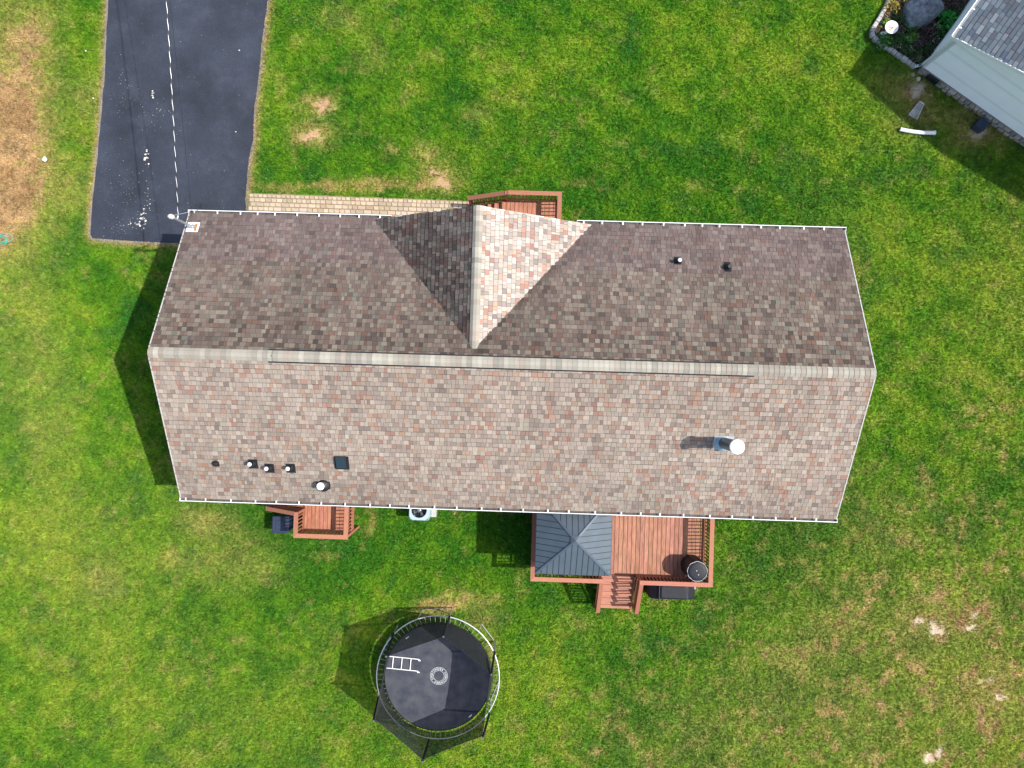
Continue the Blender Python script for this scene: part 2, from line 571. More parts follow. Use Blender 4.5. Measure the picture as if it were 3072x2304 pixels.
# strip of old grey base course showing beside the sealed edge
mg = mat('gravel grey', (.30, .28, .26), var=.4, scale=30, rough=.95, bump=.4)
gv = MB()
for pl, off in ((DRIVE_L + DRIVE_B, 1), (DRIVE_R, 1)):
    for (x0, y0), (x1, y1) in zip(pl[:-1], pl[1:]):
        if max(abs(y0), abs(y1)) > 15.5:
            continue
        L_ = math.hypot(x1 - x0, y1 - y0)
        nx_, ny_ = -(y1 - y0) / L_, (x1 - x0) / L_
        for k in range(int(L_ * 230)):
            t, d = random.random(), abs(random.gauss(0, .055))
            f = float(fbm(np.array([(x0 + x1 * 3 + t * L_) * .9]), np.array([y0 * .7]), 9)[0])
            if f < .42 and random.random() < .6:
                continue
            px, py = x0 + (x1 - x0) * t - nx_ * -(.0 - d), y0 + (y1 - y0) * t - ny_ * -(.0 - d)
            r = random.uniform(.010, .026)
            a = random.uniform(0, 3)
            g = random.uniform(.5, 1.1)
            col = (.36 * g, .33 * g, .30 * g)
            vs = [(px + r * math.cos(a + q * 2.09), py + r * math.sin(a + q * 2.09), -.006) for q in range(3)] + [(px, py, random.uniform(.012, .026))]
            gv.add(vs, [(0, 1, 3), (1, 2, 3), (2, 0, 3)], col)
tag(gv.build('gravel', mat('edge gravel', attr=True, rough=.95), cols=True), 'loose grey gravel along the driveway edges', 'gravel', kind='stuff')
# pale litter on the asphalt
lt = MB()
def flakes(cx, cy, sx, sy, n, r0, r1):
    for k in range(n):
        px, py = random.gauss(cx, sx), random.gauss(cy, sy)
        if not bool(inside(np.array([px]), np.array([py]), DRIVE)[0]):
            continue
        r = random.uniform(r0, r1)
        a = random.uniform(0, 6)
        m = 5
        g = random.uniform(.45, .8)
        el = random.uniform(.4, 1)
        vs = [(px + r * math.cos(a + q * 6.283 / m) * random.uniform(.6, 1.1), py + el * r * math.sin(a + q * 6.283 / m) * random.uniform(.6, 1.1), .015) for q in range(m)]
        vs += [(px, py, .024)]
        lt.add(vs, [(q, (q + 1) % m, m) for q in range(m)], (g, g * .92, g * .82))
flakes(-13.4, 5.85, .08, .14, 28, .014, .05)
flakes(-13.6, 5.65, .20, .10, 22, .01, .03)
flakes(-13.3, 6.7, .16, .45, 34, .008, .022)
flakes(-13.2, 8.05, .05, .12, 12, .02, .06)
flakes(-13.0, 10.2, .04, .09, 9, .015, .05)
flakes(-12.9, 9.4, .15, .5, 22, .006, .018)
flakes(-14.2, 10.7, .2, .5, 16, .006, .018)
flakes(-12.3, 9, 2.4, 3.4, 170, .004, .012)
flakes(-14.1, 6.9, .35, .5, 60, .005, .013)
flakes(-14.15, 5.5, .22, .2, 40, .005, .016)
flakes(-13.9, 10.0, .5, .3, 40, .005, .012)
flakes(-10.05, 8.85, .02, .02, 1, .04, .045)
flakes(-9.9, 11.7, .03, .03, 1, .03, .035)
tag(lt.build('litter', mat('pale litter', attr=True, rough=.9), cols=True), 'pale leaf bits and grit scattered on the asphalt driveway', 'litter', kind='stuff')

# ---------------------------------------------------------------- paved walk
wk = tag(MB().poly([H2W(-9.44, 4.55), H2W(-1.5, 4.55), H2W(-1.5, 5.78), H2W(-9.40, 5.86)], -.05, .0).build('walkway', mat('walk bedding sand', (.30, .23, .13), var=.5, scale=9, col2=(.07, .085, .025), rough=.95)),
         'pale tan paver walkway between the driveway and the front porch', kind='structure')
mp_ = mat('tan paver', attr=True, rough=.9, var=.16, scale=14, bump=.3, bscale=50, spec=.2)
for row in range(7):
    if row == 0:
        v1, v0 = 5.835, 5.705
    else:
        v1 = 5.69 - (row - 1) * .153
        v0 = v1 - .145
    u = -9.42 + random.uniform(0, .08)
    while u < -1.62:
        w = random.choice([.15, .19, .19, .21, .28]) if row else random.uniform(.15, .18)
        g = random.uniform(.74, 1.12)
        col = (.46 * g, .365 * g * random.uniform(.95, 1.03), .265 * g * random.uniform(.9, 1.08))
        if random.random() < .12:
            col = (.46 * g, .32 * g, .23 * g)
        dz = random.uniform(-.004, .006)
        j = .011 + (.003 if row == 0 else 0) + random.uniform(0, .004)
        sl = -.010 * (u + 9.4) if row == 0 else -.006 * (u + 9.4)
        cb = .012
        p = [(u + j + cb, v0 + j), (u + w - j - cb, v0 + j), (u + w - j, v0 + j + cb), (u + w - j, v1 - j - cb), (u + w - j - cb, v1 - j), (u + j + cb, v1 - j), (u + j, v1 - j - cb), (u + j, v0 + j + cb)]
        cx, cy = u + w / 2, (v0 + v1) / 2
        b = MB().poly([(x - cx, y - cy) for x, y in p], -.03, 0.0, col)
        wx, wy = H2W(cx, cy + sl)
        b.build('paver', mp_, wk, cols=True, loc=(wx, wy, .022 + dz), rz=HYAW + random.gauss(0, .012))
        u += w

# ---------------------------------------------------------------- shingle roofs
def shingle_tabs(O, A, Sx, a0, a1, s1, pick, seed, expo=.143, inside_fn=None, wmin=.075, wmax=.185):
    """tabs on the plane O + a*A + s*S (s up the slope); returns list of (verts, faces, colour)"""
    R = random.Random(seed)
    O, A, Sx = Vector(O), Vector(A).normalized(), Vector(Sx).normalized()
    Nn = A.cross(Sx).normalized()
    if Nn.z < 0:
        Nn = -Nn
    flip = A.cross(Sx).z < 0
    out = []
    s = 0.0
    row = 0
    while s < s1 - .02:
        a = a0 + R.uniform(-.02, .0)
        jit = R.uniform(-.003, .003)
        while a < a1:
            w = R.uniform(wmin, wmax)
            e = min(a + w, a1)
            if e - a < .03:
                break
            top = min(s + expo, s1)
            cen = O + A * ((a + e) / 2) + Sx * ((s + top) / 2)
            if inside_fn is None or inside_fn(cen):
                h = .011 + (.009 if R.random() < .5 else 0) + R.uniform(0, .003)
                g = .0035
                b0 = s + .015 + jit + R.uniform(-.003, .003)  # course starts short; the bared dark felt stands in for a shadow line
                P = lambda aa, ss, hh: O + A * aa + Sx * ss + Nn * hh
                vs = [P(a + g, b0, 0), P(e - g, b0, 0), P(e - g, top, -.004), P(a + g, top, -.004),
                      P(a + g, b0, h), P(e - g, b0, h), P(e - g, top, .003), P(a + g, top, .003)]
                fc = [(4, 5, 6, 7), (0, 1, 5, 4), (1, 2, 6, 5), (3, 0, 4, 7)]
                if flip:
                    fc = [f[::-1] for f in fc]
                out.append((vs, fc, pick(R, (a + e) / 2, s, row), cen))
            a = e
        s += expo
        row += 1
    return out


KA = .80          # shingle granules: overall reflectance


def mulc(c, k):
    return (c[0] * k, c[1] * k, c[2] * k)


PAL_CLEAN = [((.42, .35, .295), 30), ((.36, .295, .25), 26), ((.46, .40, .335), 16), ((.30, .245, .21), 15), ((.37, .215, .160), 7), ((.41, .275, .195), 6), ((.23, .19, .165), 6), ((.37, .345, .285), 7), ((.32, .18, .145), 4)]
PAL_DARK = [((.150, .118, .104), 30), ((.185, .155, .132), 22), ((.115, .088, .078), 22), ((.215, .185, .155), 11), ((.150, .092, .074), 10), ((.080, .064, .058), 10), ((.135, .135, .115), 6)]  # darker palette for the north slope and the gable's west slope


def pick_from(pal, R):
    t = R.uniform(0, sum(w for _, w in pal))
    for c, w in pal:
        t -= w
        if t <= 0:
            return c
    return c


def nz(x, y, s):
    return float(fbm(np.array([x]), np.array([y]), s, 3)[0])


def pick_south(R, a, s, row):
    c = pick_from(PAL_CLEAN, R)
    k = R.uniform(.90, 1.10) * (.86 + .28 * nz(a * .5, s * .5, 31))
    if s < 1.3:                                 # grime where water sits above the gutter
        k *= .86 + .14 * s / 1.3
    # runs of one bundle: reds gather
    m_ = (.375, .305, .255)
    c = tuple(m_[q] + (c[q] - m_[q]) * .82 for q in range(3))
    return mulc((c[0] * 1.01, c[1] * .985, c[2] * .945), k * KA * .95)


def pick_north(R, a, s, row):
    c = pick_from(PAL_DARK, R)
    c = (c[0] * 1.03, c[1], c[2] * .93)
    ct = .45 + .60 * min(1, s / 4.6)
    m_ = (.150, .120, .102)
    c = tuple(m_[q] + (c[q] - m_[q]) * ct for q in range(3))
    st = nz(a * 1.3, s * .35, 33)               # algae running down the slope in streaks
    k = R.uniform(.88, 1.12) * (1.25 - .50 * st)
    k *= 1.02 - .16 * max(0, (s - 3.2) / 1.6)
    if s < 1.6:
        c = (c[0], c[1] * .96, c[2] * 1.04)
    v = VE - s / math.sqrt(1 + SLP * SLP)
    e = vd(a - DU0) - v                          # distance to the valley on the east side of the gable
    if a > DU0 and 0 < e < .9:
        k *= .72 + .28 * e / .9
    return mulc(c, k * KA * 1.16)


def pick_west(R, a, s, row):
    c = pick_from(PAL_DARK, R)
    return mulc(c, KA * R.uniform(.82, 1.1) * (1.2 - .5 * nz(a * .4, s * 1.2, 35)))  # west tabs share the north slope's dark palette


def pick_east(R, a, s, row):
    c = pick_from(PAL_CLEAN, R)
    return mulc((c[0] * 1.02, c[1] * 1.04, c[2] * 1.05), R.uniform(.95, 1.2) * 1.16 * KA)  # sun-facing slope: extra brightness is put into the tab colour


M_SH = mat('asphalt shingle', attr=True, rough=.95, var=.16, scale=70, detail=3, bump=.5, bscale=160, spec=.12)
M_WHITE = mat('white painted metal', (.80, .80, .80), rough=.45, var=.05, scale=5)
M_DARK = mat('black plastic', (.012, .013, .016), rough=.5)
M_GALV = mat('galvanised steel', (.50, .54, .57), rough=.38, metal=.7, var=.15, scale=25)
M_SIDE = mat('pale grey siding', (.62, .62, .60), rough=.6, var=.06, scale=3)

HL, VE, RZ, SLP = 9.86, 4.30, 5.59, .5028                    # half length, eave, ridge height, slope
house = thing('ranch_house', 'long ranch house with brown shingle roof and a front gable', 'house', (HC[0], HC[1], 0), HYAW)
WALLV, WALLU = 3.88, 9.52
# walls with gable ends
wz = lambda v: RZ - SLP * abs(v) - .12
wl = MB()
for sgn in (-1, 1):
    x0, x1 = sorted((sgn * WALLU, sgn * (WALLU - .15)))
    pr = [(-WALLV, 0), (WALLV, 0), (WALLV, wz(WALLV)), (0, wz(0)), (-WALLV, wz(WALLV))]
    wl.add([(x0, a, b) for a, b in pr] + [(x1, a, b) for a, b in pr], [(4, 3, 2, 1, 0), (5, 6, 7, 8, 9)] + [(k, (k + 1) % 5, 5 + (k + 1) % 5, 5 + k) for k in range(5)])
wl.box(-WALLU + .15, WALLU - .15, -WALLV, -WALLV + .15, 0, wz(WALLV))
wl.box(-WALLU + .15, WALLU - .15, WALLV - .15, WALLV, 0, wz(WALLV))
wl.build('wall', M_SIDE, house)
DU0, DHW, DZ, DSL = -.98, 3.29, 5.41, .602
gw = MB()
pr = [(DU0 - 2.7, 2.2), (DU0 + 2.7, 2.2), (DU0 + 2.7, DZ - DSL * 2.7 - .13), (DU0, DZ - .13), (DU0 - 2.7, DZ - DSL * 2.7 - .13)]
gw.add([(a, 3.90, b) for a, b in pr] + [(a, 4.02, b) for a, b in pr], [(0, 1, 2, 3, 4), (9, 8, 7, 6, 5)] + [(k, (k + 1) % 5, 5 + (k + 1) % 5, 5 + k) for k in range(5)][::-1])
gw.build('gable_wall', M_SIDE, house)
# roof deck: slabs under the shingles
M_DECK = mat('roof felt', (.035, .033, .033), rough=.95)
rd = MB()
t_ = .10
for sg in (-1, 1):
    rd.add([(-HL, 0, RZ), (HL, 0, RZ), (HL, sg * VE, RZ - SLP * VE), (-HL, sg * VE, RZ - SLP * VE), (-HL, 0, RZ - t_), (HL, 0, RZ - t_), (HL, sg * VE, RZ - SLP * VE - t_), (-HL, sg * VE, RZ - SLP * VE - t_)],
           [(0, 1, 2, 3), (7, 6, 5, 4), (2, 6, 7, 3), (0, 4, 5, 1), (0, 3, 7, 4), (1, 5, 6, 2)])
DV = 4.27
vin = .36
for sg in (-1, 1):
    e = DU0 + sg * DHW
    ze = DZ - DSL * DHW
    rd.add([(DU0, vin, DZ), (DU0, DV, DZ), (e, DV, ze), (e, DV, ze - .02), (DU0, DV, DZ - t_), (DU0, vin, DZ - t_)], [(0, 1, 2), (1, 4, 3, 2), (0, 5, 4, 1), (0, 2, 3, 5), (3, 4, 5)])
roof = rd.build('roof', M_DECK, house)
roof['label'] = 'brown laminated shingle roof, darker and algae stained on its north side'

vd = lambda du: vin + DSL / SLP * abs(du)
up_s = Vector((0, -1, -SLP)).normalized()
SL = VE * math.sqrt(1 + SLP * SLP)
tabs = []
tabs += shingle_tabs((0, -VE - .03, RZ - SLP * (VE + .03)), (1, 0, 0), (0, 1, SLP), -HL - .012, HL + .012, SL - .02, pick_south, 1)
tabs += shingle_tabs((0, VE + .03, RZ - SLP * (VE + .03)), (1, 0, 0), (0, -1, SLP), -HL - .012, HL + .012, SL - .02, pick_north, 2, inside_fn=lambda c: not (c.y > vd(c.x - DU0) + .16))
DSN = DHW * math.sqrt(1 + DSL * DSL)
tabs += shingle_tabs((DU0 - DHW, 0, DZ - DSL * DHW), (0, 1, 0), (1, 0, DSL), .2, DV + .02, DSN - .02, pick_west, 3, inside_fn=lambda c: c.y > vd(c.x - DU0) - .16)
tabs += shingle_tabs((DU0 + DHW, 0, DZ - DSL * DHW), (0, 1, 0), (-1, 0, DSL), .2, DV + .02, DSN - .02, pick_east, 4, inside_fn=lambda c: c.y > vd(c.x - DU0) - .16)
hw = Matrix.Translation((HC[0], HC[1], 0)) @ Matrix.Rotation(HYAW, 4, 'Z')
eye = Vector((0, 0, 25))
order = sorted(range(len(tabs)), key=lambda i: (hw @ tabs[i][3] - eye).length)
single = set(order[:290])
rest = MB()
for i, (vs, fc, col, cen) in enumerate(tabs):
    if i in single:
        MB().add([v - cen for v in vs], fc, col).build('shingle', M_SH, roof, cols=True, loc=cen)
    else:
        rest.add(vs, fc, col)
o = rest.build('shingles', M_SH, roof, cols=True)
o['kind'] = 'stuff'

# ridge vent and caps
RV0, RV1 = -6.53, 6.59
rv = MB()
for z0, z1, w in ((-.06, .031, .184), ):
    rv.add([(x, s * w, RZ - SLP * w + dz) if s else (x, 0, RZ + dz - .012) for x in (RV0 - .045, RV1 + .03) for dz in (z0, z1) for s in (-1, 0, 1)],
           [(3, 4, 10, 9), (4, 5, 11, 10), (0, 3, 9, 6), (5, 2, 8, 11), (0, 1, 4, 3), (1, 2, 5, 4), (9, 10, 7, 6), (10, 11, 8, 7)])
rv.build('ridge_vent', M_DARK, roof)


def cap_piece(p, along, ax, half, slope, length, lift, col):
    """bent cap: along = ridge direction, ax = sideways direction"""
    p, along, ax = Vector(p), Vector(along), Vector(ax)
    vs = []
    for t, l in ((0, lift + .012), (length, lift)):
        for s in (-1, -.35, .35, 1):
            zz = -slope * half * abs(s) if abs(s) > .5 else -slope * half * .35 + .012
            vs.append(p + along * t + ax * (half * s) + Vector((0, 0, zz + l)))
    vs2 = [v - Vector((0, 0, .010)) for v in vs]
    f = [(0, 1, 5, 4), (1, 2, 6, 5), (2, 3, 7, 6), (8, 9, 1, 0), (9, 10, 2, 1), (10, 11, 3, 2), (12, 8, 0, 4), (3, 11, 15, 7)]
    n_ = (vs[1] - vs[0]).cross(vs[4] - vs[0])
    if n_.z < 0:
        f = [q[::-1] for q in f]
    c = sum(vs, Vector()) / 8
    return MB().add([v - c for v in vs + vs2], f, col), c


def capcol(R):
    b = R.choice([(.50, .45, .37), (.46, .41, .345), (.54, .49, .41), (.44, .39, .33), (.48, .40, .33)])
    return mulc((b[0] * .97, b[1], b[2] * .98), R.uniform(.78, 1.06) * KA * .92)


R = random.Random(5)
u = -HL - .01
while u < HL - .05:
    on = RV0 < u < RV1 - .1
    ln = min(.165, HL + .01 - u)
    b, c = cap_piece((u, 0, RZ), (1, 0, 0), (0, 1, 0), .150, SLP, ln, .055 if on else .026, capcol(R))
    b.build('ridge_cap', M_SH, roof, cols=True, loc=c)
    u += .143
v = DV + .02
while v > .42:
    b, c = cap_piece((DU0, v, DZ), (0, -1, 0), (1, 0, 0), .135, DSL, min(.165, v - .36), .026, mulc(capcol(R), 1.0))
    b.build('ridge_cap', M_SH, roof, cols=True, loc=c)
    v -= .143

# rake trim and fascia
M_TRIM = mat('off white trim', (.46, .44, .41), rough=.6)
for su in (-1, 1):
    for sg in (-1, 1):
        MB().bar((su * (HL + .012), 0, RZ - .055), (su * (HL + .012), sg * VE, RZ - SLP * VE - .055), .03, .13).build('rake_trim', M_TRIM, house)
for sg in (-1, 1):
    e = DU0 + sg * DHW
    MB().bar((DU0, DV + .004, DZ - .075), (e, DV + .004, DZ - DSL * DHW - .075), .025, .13).build('rake_trim', M_WHITE, house)
M_SOF = mat('soffit white', (.72, .72, .70), rough=.6)
ez = RZ - SLP * VE
MB().box(-HL, HL, -VE + .02, -WALLV, ez - .16, ez - .135).build('soffit', M_SOF, house)
MB().box(-HL, HL, WALLV, VE - .02, ez - .16, ez - .135).build('soffit', M_SOF, house)


M_TROUGH_SHADE = mat('gutter sediment', (.10, .085, .075), rough=.95, var=.5, scale=6)


def gutter(v, u0, u1, sgn, spacing, seed):
    """K-style trough along v (outer side sgn), lip, floor and hanger straps"""
    g = MB()
    z1, z0 = ez + .012, ez - .10
    v_in, v_out = v, v + sgn * .115
    a, b = sorted((v_out, v_out - sgn * .02))
    g.box(u0, u1, a, b, z1 - .02, z1 + .004)                      # rolled lip
    a, b = sorted((v_out - sgn * .004, v_out - sgn * .012))
    g.box(u0, u1, a, b, z0, z1 - .02)
    a, b = sorted((v_in, v_out - sgn * .012))
    g.box(u0, u1, a, b, z0 - .006, z0)
    a, b = sorted((v_in, v_in + sgn * .008))
    g.box(u0, u1, a, b, z0, z1 - .03)
    for e in (u0, u1):
        a, b = sorted((v_in, v_out - sgn * .004))
        g.box(e - .004, e + .004, a, b, z0 - .004, z1 - .012)
    go = g.build('gutter', M_WHITE, house)
    a, b = sorted((v_in + sgn * .008, v_out - sgn * .0125))
    MB().box(u0 + .01, u1 - .01, a, b, z0, z0 + .02).build('shade_strip', M_TROUGH_SHADE, go)  # dark strip along the trough floor; the shade inside is put into its colour
    R = random.Random(seed)
    uu = u0 + .2
    while uu < u1 - .05:
        a, b = sorted((v_in + sgn * .005, v_out - sgn * .012))
        MB().box(-.018, .018, a - v, b - v, z1 + .006, z1 + .016).build('strap', M_WHITE, go, loc=(uu, v, 0))
        uu += spacing * R.uniform(.82, 1.15)
    return go


gutter(-VE, -HL - .05, HL + .05, -1, .70, 1)
gutter(VE, -HL - .05, DU0 - 2.75, 1, .62, 2)
gutter(VE, DU0 + 2.85, HL + .05, 1, .62, 3)

# pipes on the roof
M_CAPW = mat('white cap', (.82, .83, .84), rough=.35)
M_BLUESTEEL = mat('blue grey steel', (.20, .27, .31), rough=.4, metal=.4)
zs = lambda v: RZ - SLP * abs(v)


def slab_on_roof(mb, u, v, w, d, h=.012):
    """thin sheet lying on the slope, centred on (u, v)"""
    sg = -1 if v < 0 else 1
    v0, v1 = v - d / 2, v + d / 2
    vs = [(u + a * w / 2, vv, zs(vv) + .022 + hh) for hh in (0, h) for a, vv in ((-1, v0), (1, v0), (1, v1), (-1, v1))]
    return mb.add(vs, [(3, 2, 1, 0), (4, 5, 6, 7), (0, 1, 5, 4), (1, 2, 6, 5), (2, 3, 7, 6), (3, 0, 4, 7)])


def flue(u, v, top):
    b = zs(v)
    o = MB().lathe([(.165, -.1), (.165, top - b - .06), (.168, top - b - .05)], n=28, c=(0, 0, 0)).build('flue_pipe', mat('dull blue flue steel', (.06, .10, .125), rough=.4, metal=.3), house, smooth=False, loc=(u, v, b))
    MB().lathe([(.05, 0), (.20, .0), (.205, .02), (.19, .045), (.12, .06), (.02, .065)], n=32).build('cap', M_CAPW, o, smooth=True, loc=(0, 0, top - b - .05))
    MB().lathe([(.25, .02), (.24, .05), (.185, .14), (.168, .145)], n=28).build('storm_collar', mat('light blue collar', (.34, .47, .55), rough=.35, metal=.3), o, smooth=False, loc=(0, 0, 0))
    m = MB()
    slab_on_roof(m, 0, v, .56, .40)
    m.v = [(x, y - v, z - b) for x, y, z in m.v]
    m.build('flashing', mat('dull flashing', (.42, .44, .45), rough=.5, metal=.3), o)


flue(6.12, -2.06, 5.92)


def pipe_boot(u, v, r, h, top_mat, base_mat, w=.26, d=.30, cap=None):
    b = zs(v)
    o = MB().lathe([(r, -.02), (r, h - .01), (r * .85, h)], n=20).build('vent_pipe', base_mat, house, loc=(u, v, b))
    MB().lathe([(r * 2.0, .03), (r * 1.7, .06), (r * 1.15, .12), (r * 1.02, .13)], n=20).build('boot', M_DARK, o, smooth=True)
    m = MB()
    slab_on_roof(m, 0, v - .02 * (1 if v < 0 else -1), w, d)
    m.v = [(x, y - v, z - b) for x, y, z in m.v]
    m.build('flashing', M_DARK, o)
    if top_mat:
        MB().lathe([(.005, 0), (r * .95, .0), (r * 1.12, .012), (r * 1.0, .03), (.005, .034)], n=20).build('cap', top_mat, o, smooth=True, loc=(0, 0, h))


pipe_boot(-8.58, -3.17, .050, .16, None, M_DARK, w=.20, d=.16)
for u, v in ((-7.47, -3.13), (-7.0, -3.25), (-6.37, -3.23)):
    pipe_boot(u, v, .056, .30, M_CAPW, M_DARK, w=.27, d=.28)
pipe_boot(4.80, 3.15, .052, .26, M_CAPW, M_DARK, w=.20, d=.24)
pipe_boot(6.23, 3.0, .060, .24, None, M_DARK, w=.18, d=.30)
pipe_boot(-5.46, -3.74, .105, .34, M_CAPW, mat('grey pipe', (.10, .11, .12), rough=.5), w=.40, d=.24)
# low box vent
b = zs(-3.0)
o = MB()
m = MB()
vv0, vv1 = -3.20, -2.82
m.add([(-.15, vv0 + 3.0, zs(vv0) - b + .02), (.15, vv0 + 3.0, zs(vv0) - b + .02), (.15, vv1 + 3.0, zs(vv1) - b + .02), (-.15, vv1 + 3.0, zs(vv1) - b + .02),
       (-.12, vv0 + 3.03, zs(vv0) - b + .17), (.12, vv0 + 3.03, zs(vv0) - b + .17), (.12, vv1 + 2.97, zs(vv1) - b + .16), (-.12, vv1 + 2.97, zs(vv1) - b + .16)],
      [(3, 2, 1, 0), (4, 5, 6, 7), (0, 1, 5, 4), (1, 2, 6, 5), (2, 3, 7, 6), (3, 0, 4, 7)])
bx = m.build('box_vent', mat('dark teal metal', (.018, .034, .045), rough=.4), house, loc=(-4.86, -3.0, b))
m = MB()
slab_on_roof(m, .02, -3.03, .42, .40)
m.v = [(x, y + 3.0, z - b) for x, y, z in m.v]
m.build('flashing', M_DARK, bx)

# service mast with weatherhead
mu, mv = -9.63, 3.84
mz = zs(mv)
ms = MB().tube([(mu, mv, mz - .6), (mu, mv, 4.93)], .036, n=14).build('service_mast', M_GALV, house)
m = MB()
slab_on_roof(m, mu, mv, .36, .32)
fl = m.build('flashing', M_CAPW, ms)
MB().add([(mu + .05, mv - .13, zs(mv - .13) + .040), (mu + .13, mv - .13, zs(mv - .13) + .040), (mu + .13, mv + .12, zs(mv + .12) + .040), (mu + .05, mv + .12, zs(mv + .12) + .040)], [(0, 1, 2, 3)]).build('rust_streak', mat('rust', (.38, .19, .07), rough=.9, var=.4, scale=25), ms)
MB().lathe([(.08, 0), (.085, .02), (.045, .10), (.038, .11)], c=(mu, mv, mz + .02), n=18).build('boot', M_GALV, ms, smooth=True)
wh = MB().lathe([(.045, -.06), (.062, -.03), (.075, .03), (.068, .09), (.04, .13), (.005, .14)], n=18, sx=1.25).build('weatherhead', mat('weathered cast metal', (.55, .54, .50), rough=.6, var=.2, scale=30), ms, smooth=True, loc=(mu - .02, mv + .01, 4.93))
MB().tube([(mu, mv, 4.66), (mu + .03, mv + .12, 4.68)], .018).build('insulator', M_CAPW, ms)
# drip loops of the service conductors
def arc(p, q, sag, side, n=14):
    p, q, side = Vector(p), Vector(q), Vector(side)
    return [p.lerp(q, k / n) + side * math.sin(math.pi * k / n) + Vector((0, 0, -sag * math.sin(math.pi * k / n))) for k in range(n + 1)]
top = (mu - .05, mv + .03, 4.95)
clamp = (mu + .03, mv + .14, 4.68)
for q, (sd, sg, r, mm) in enumerate((((.20, .10, 0), .20, .009, M_DARK), ((.26, .16, 0), .28, .010, M_GALV), ((-.16, .02, 0), .22, .010, M_DARK))):
    MB().tube(arc(top, clamp, sg, sd), r, n=6).build('drip_loop', mm, ms)
MB().tube(arc(clamp, (mu + .12, mv + .36, 3.9), -.05, (.45, .30, 0), 22), .007, n=6).build('drip_loop', M_DARK, ms)

# overhead service cable: bare messenger twisted with two black conductors
ca = Vector((*H2W(mu + .03, mv + .14), 4.68))
far = Vector((-9.66, 10.2, 5.95))
dirc = (far - ca) / (far.y - ca.y)
end = ca + dirc * (24 - ca.y)
pc = thing('power_cable', 'twisted overhead service cable running from the roof mast above the driveway', 'cable', tuple(ca))
n = 760
ln = (end - ca).length
base = []
for k in range(n + 1):
    t = k / n
    p = ca.lerp(end, t) - ca
    p.z -= .55 * 4 * t * (1 - t) * .6
    base.append(p)
dd = (end - ca).normalized()
sx_ = dd.cross(Vector((0, 0, 1))).normalized()
sy_ = sx_.cross(dd)
for j in range(3):
    pts = []
    for k, p in enumerate(base):
        a = 2 * math.pi * (k / n * ln / .42 + j / 3)
        pts.append(p + (sx_ * math.cos(a) + sy_ * math.sin(a)) * .0075)
    MB().tube(pts, .0066, n=5).build('messenger_wire' if j == 0 else 'conductor', mat('bare aluminium', (.80, .80, .78), rough=.45, metal=.15) if j == 0 else M_DARK, pc)
tcw = []
a_, b_ = Vector((*H2W(mu + .10, mv + .30), 4.0)), Vector((-9.99, 10.63, 5.0))
tc0 = Vector(a_)
for k in range(60):
    t = k / 59
    p = a_ + (b_ - a_) * (t * (24 - a_.y) / (b_.y - a_.y)) - a_
    p.z -= .25 * 4 * t * (1 - t)
    tcw.append(p)
o = MB().tube(tcw, .007, n=5).build('phone_cable', M_DARK, None, loc=tuple(tc0))
tag(o, 'thin black wire strung beside the twisted overhead cable above the driveway', 'cable')

# ---------------------------------------------------------------- timber decks
M_WOOD = mat('red stained timber', attr=True, rough=.7, var=.22, scale=5, detail=6, stretch=(14, 1.2, 6), spec=.25, perobj=True)
M_WOODV = mat('red stained timber lengthwise', attr=True, rough=.7, var=.20, scale=5, detail=6, stretch=(1.2, 14, 6), spec=.25, perobj=True)
RAILC = (.345, .138, .088)


def wcol(base=RAILC, amt=.12):
    g = random.uniform(1 - amt, 1 + amt)
    return (base[0] * g, base[1] * g * random.uniform(.94, 1.05), base[2] * g * random.uniform(.92, 1.06))


_bal = {}


def baluster(parent, u, v, z0, z1):
    key = (round(z1 - z0, 2), random.randrange(3))
    if key not in _bal:
        _bal[key] = MB().box(-.018, .018, -.018, .018, 0, z1 - z0, wcol((.33, .125, .075))).mesh('baluster', M_WOOD, cols=True)
    inst('baluster', _bal[key], parent, (u, v, z0))


def rail(parent, p, q, z0p, z0q, zt_p, zt_q, width=.14, ext0=0, ext1=0, miter=None):
    """cap, lower rail and balusters between p and q; zt = top of cap, z0 = deck or stair level"""
    pv, qv = Vector((p[0], p[1], zt_p - .019)), Vector((q[0], q[1], zt_q - .019))
    d = (qv - pv).normalized()
    horiz = abs(d.x) > abs(d.y)
    wm = M_WOODV if horiz else M_WOOD
    col = wcol()
    L = (qv - pv).length
    s = Vector((-d.y, d.x, 0)).normalized() * width / 2
    m0, m1 = (miter or (0, 0))
    a, b = pv - d * ext0, qv + d * ext1
    h = Vector((0, 0, .019))
    vs = []
    for z in (-h, h):
        vs += [a - s - d * (m0 * width / 2), a + s + d * (m0 * width / 2), b + s - d * (m1 * width / 2), b - s + d * (m1 * width / 2)]
        vs[-4:] = [w + z for w in vs[-4:]]
    MB().add(vs, [(0, 1, 2, 3), (7, 6, 5, 4), (0, 4, 5, 1), (1, 5, 6, 2), (2, 6, 7, 3), (3, 7, 4, 0)], col).build('top_rail', wm, parent, cols=True)
    lo = Vector((0, 0, -.055))
    MB().bar(pv + lo, qv + lo, .035, .07, col=mulc(col, .92)).build('sub_rail', wm, parent, cols=True)
    MB().bar((p[0], p[1], z0p + .09), (q[0], q[1], z0q + .09), .035, .07, col=mulc(col, .92)).build('bottom_rail', wm, parent, cols=True)
    n = max(1, int(round(L / .118)))
    for k in range(1, n):
        t = k / n
        baluster(parent, p[0] + (q[0] - p[0]) * t, p[1] + (q[1] - p[1]) * t, z0p + (z0q - z0p) * t + .06, (zt_p + (zt_q - zt_p) * t) - .05)


def post(parent, u, v, z1, z0=-.02, w=.09):
    MB().box(-w / 2, w / 2, -w / 2, w / 2, z0, z1, wcol((.37, .14, .085))).build('post', M_WOOD, parent, cols=True, loc=(u, v, 0))


FLOORC = (.335, .158, .102)


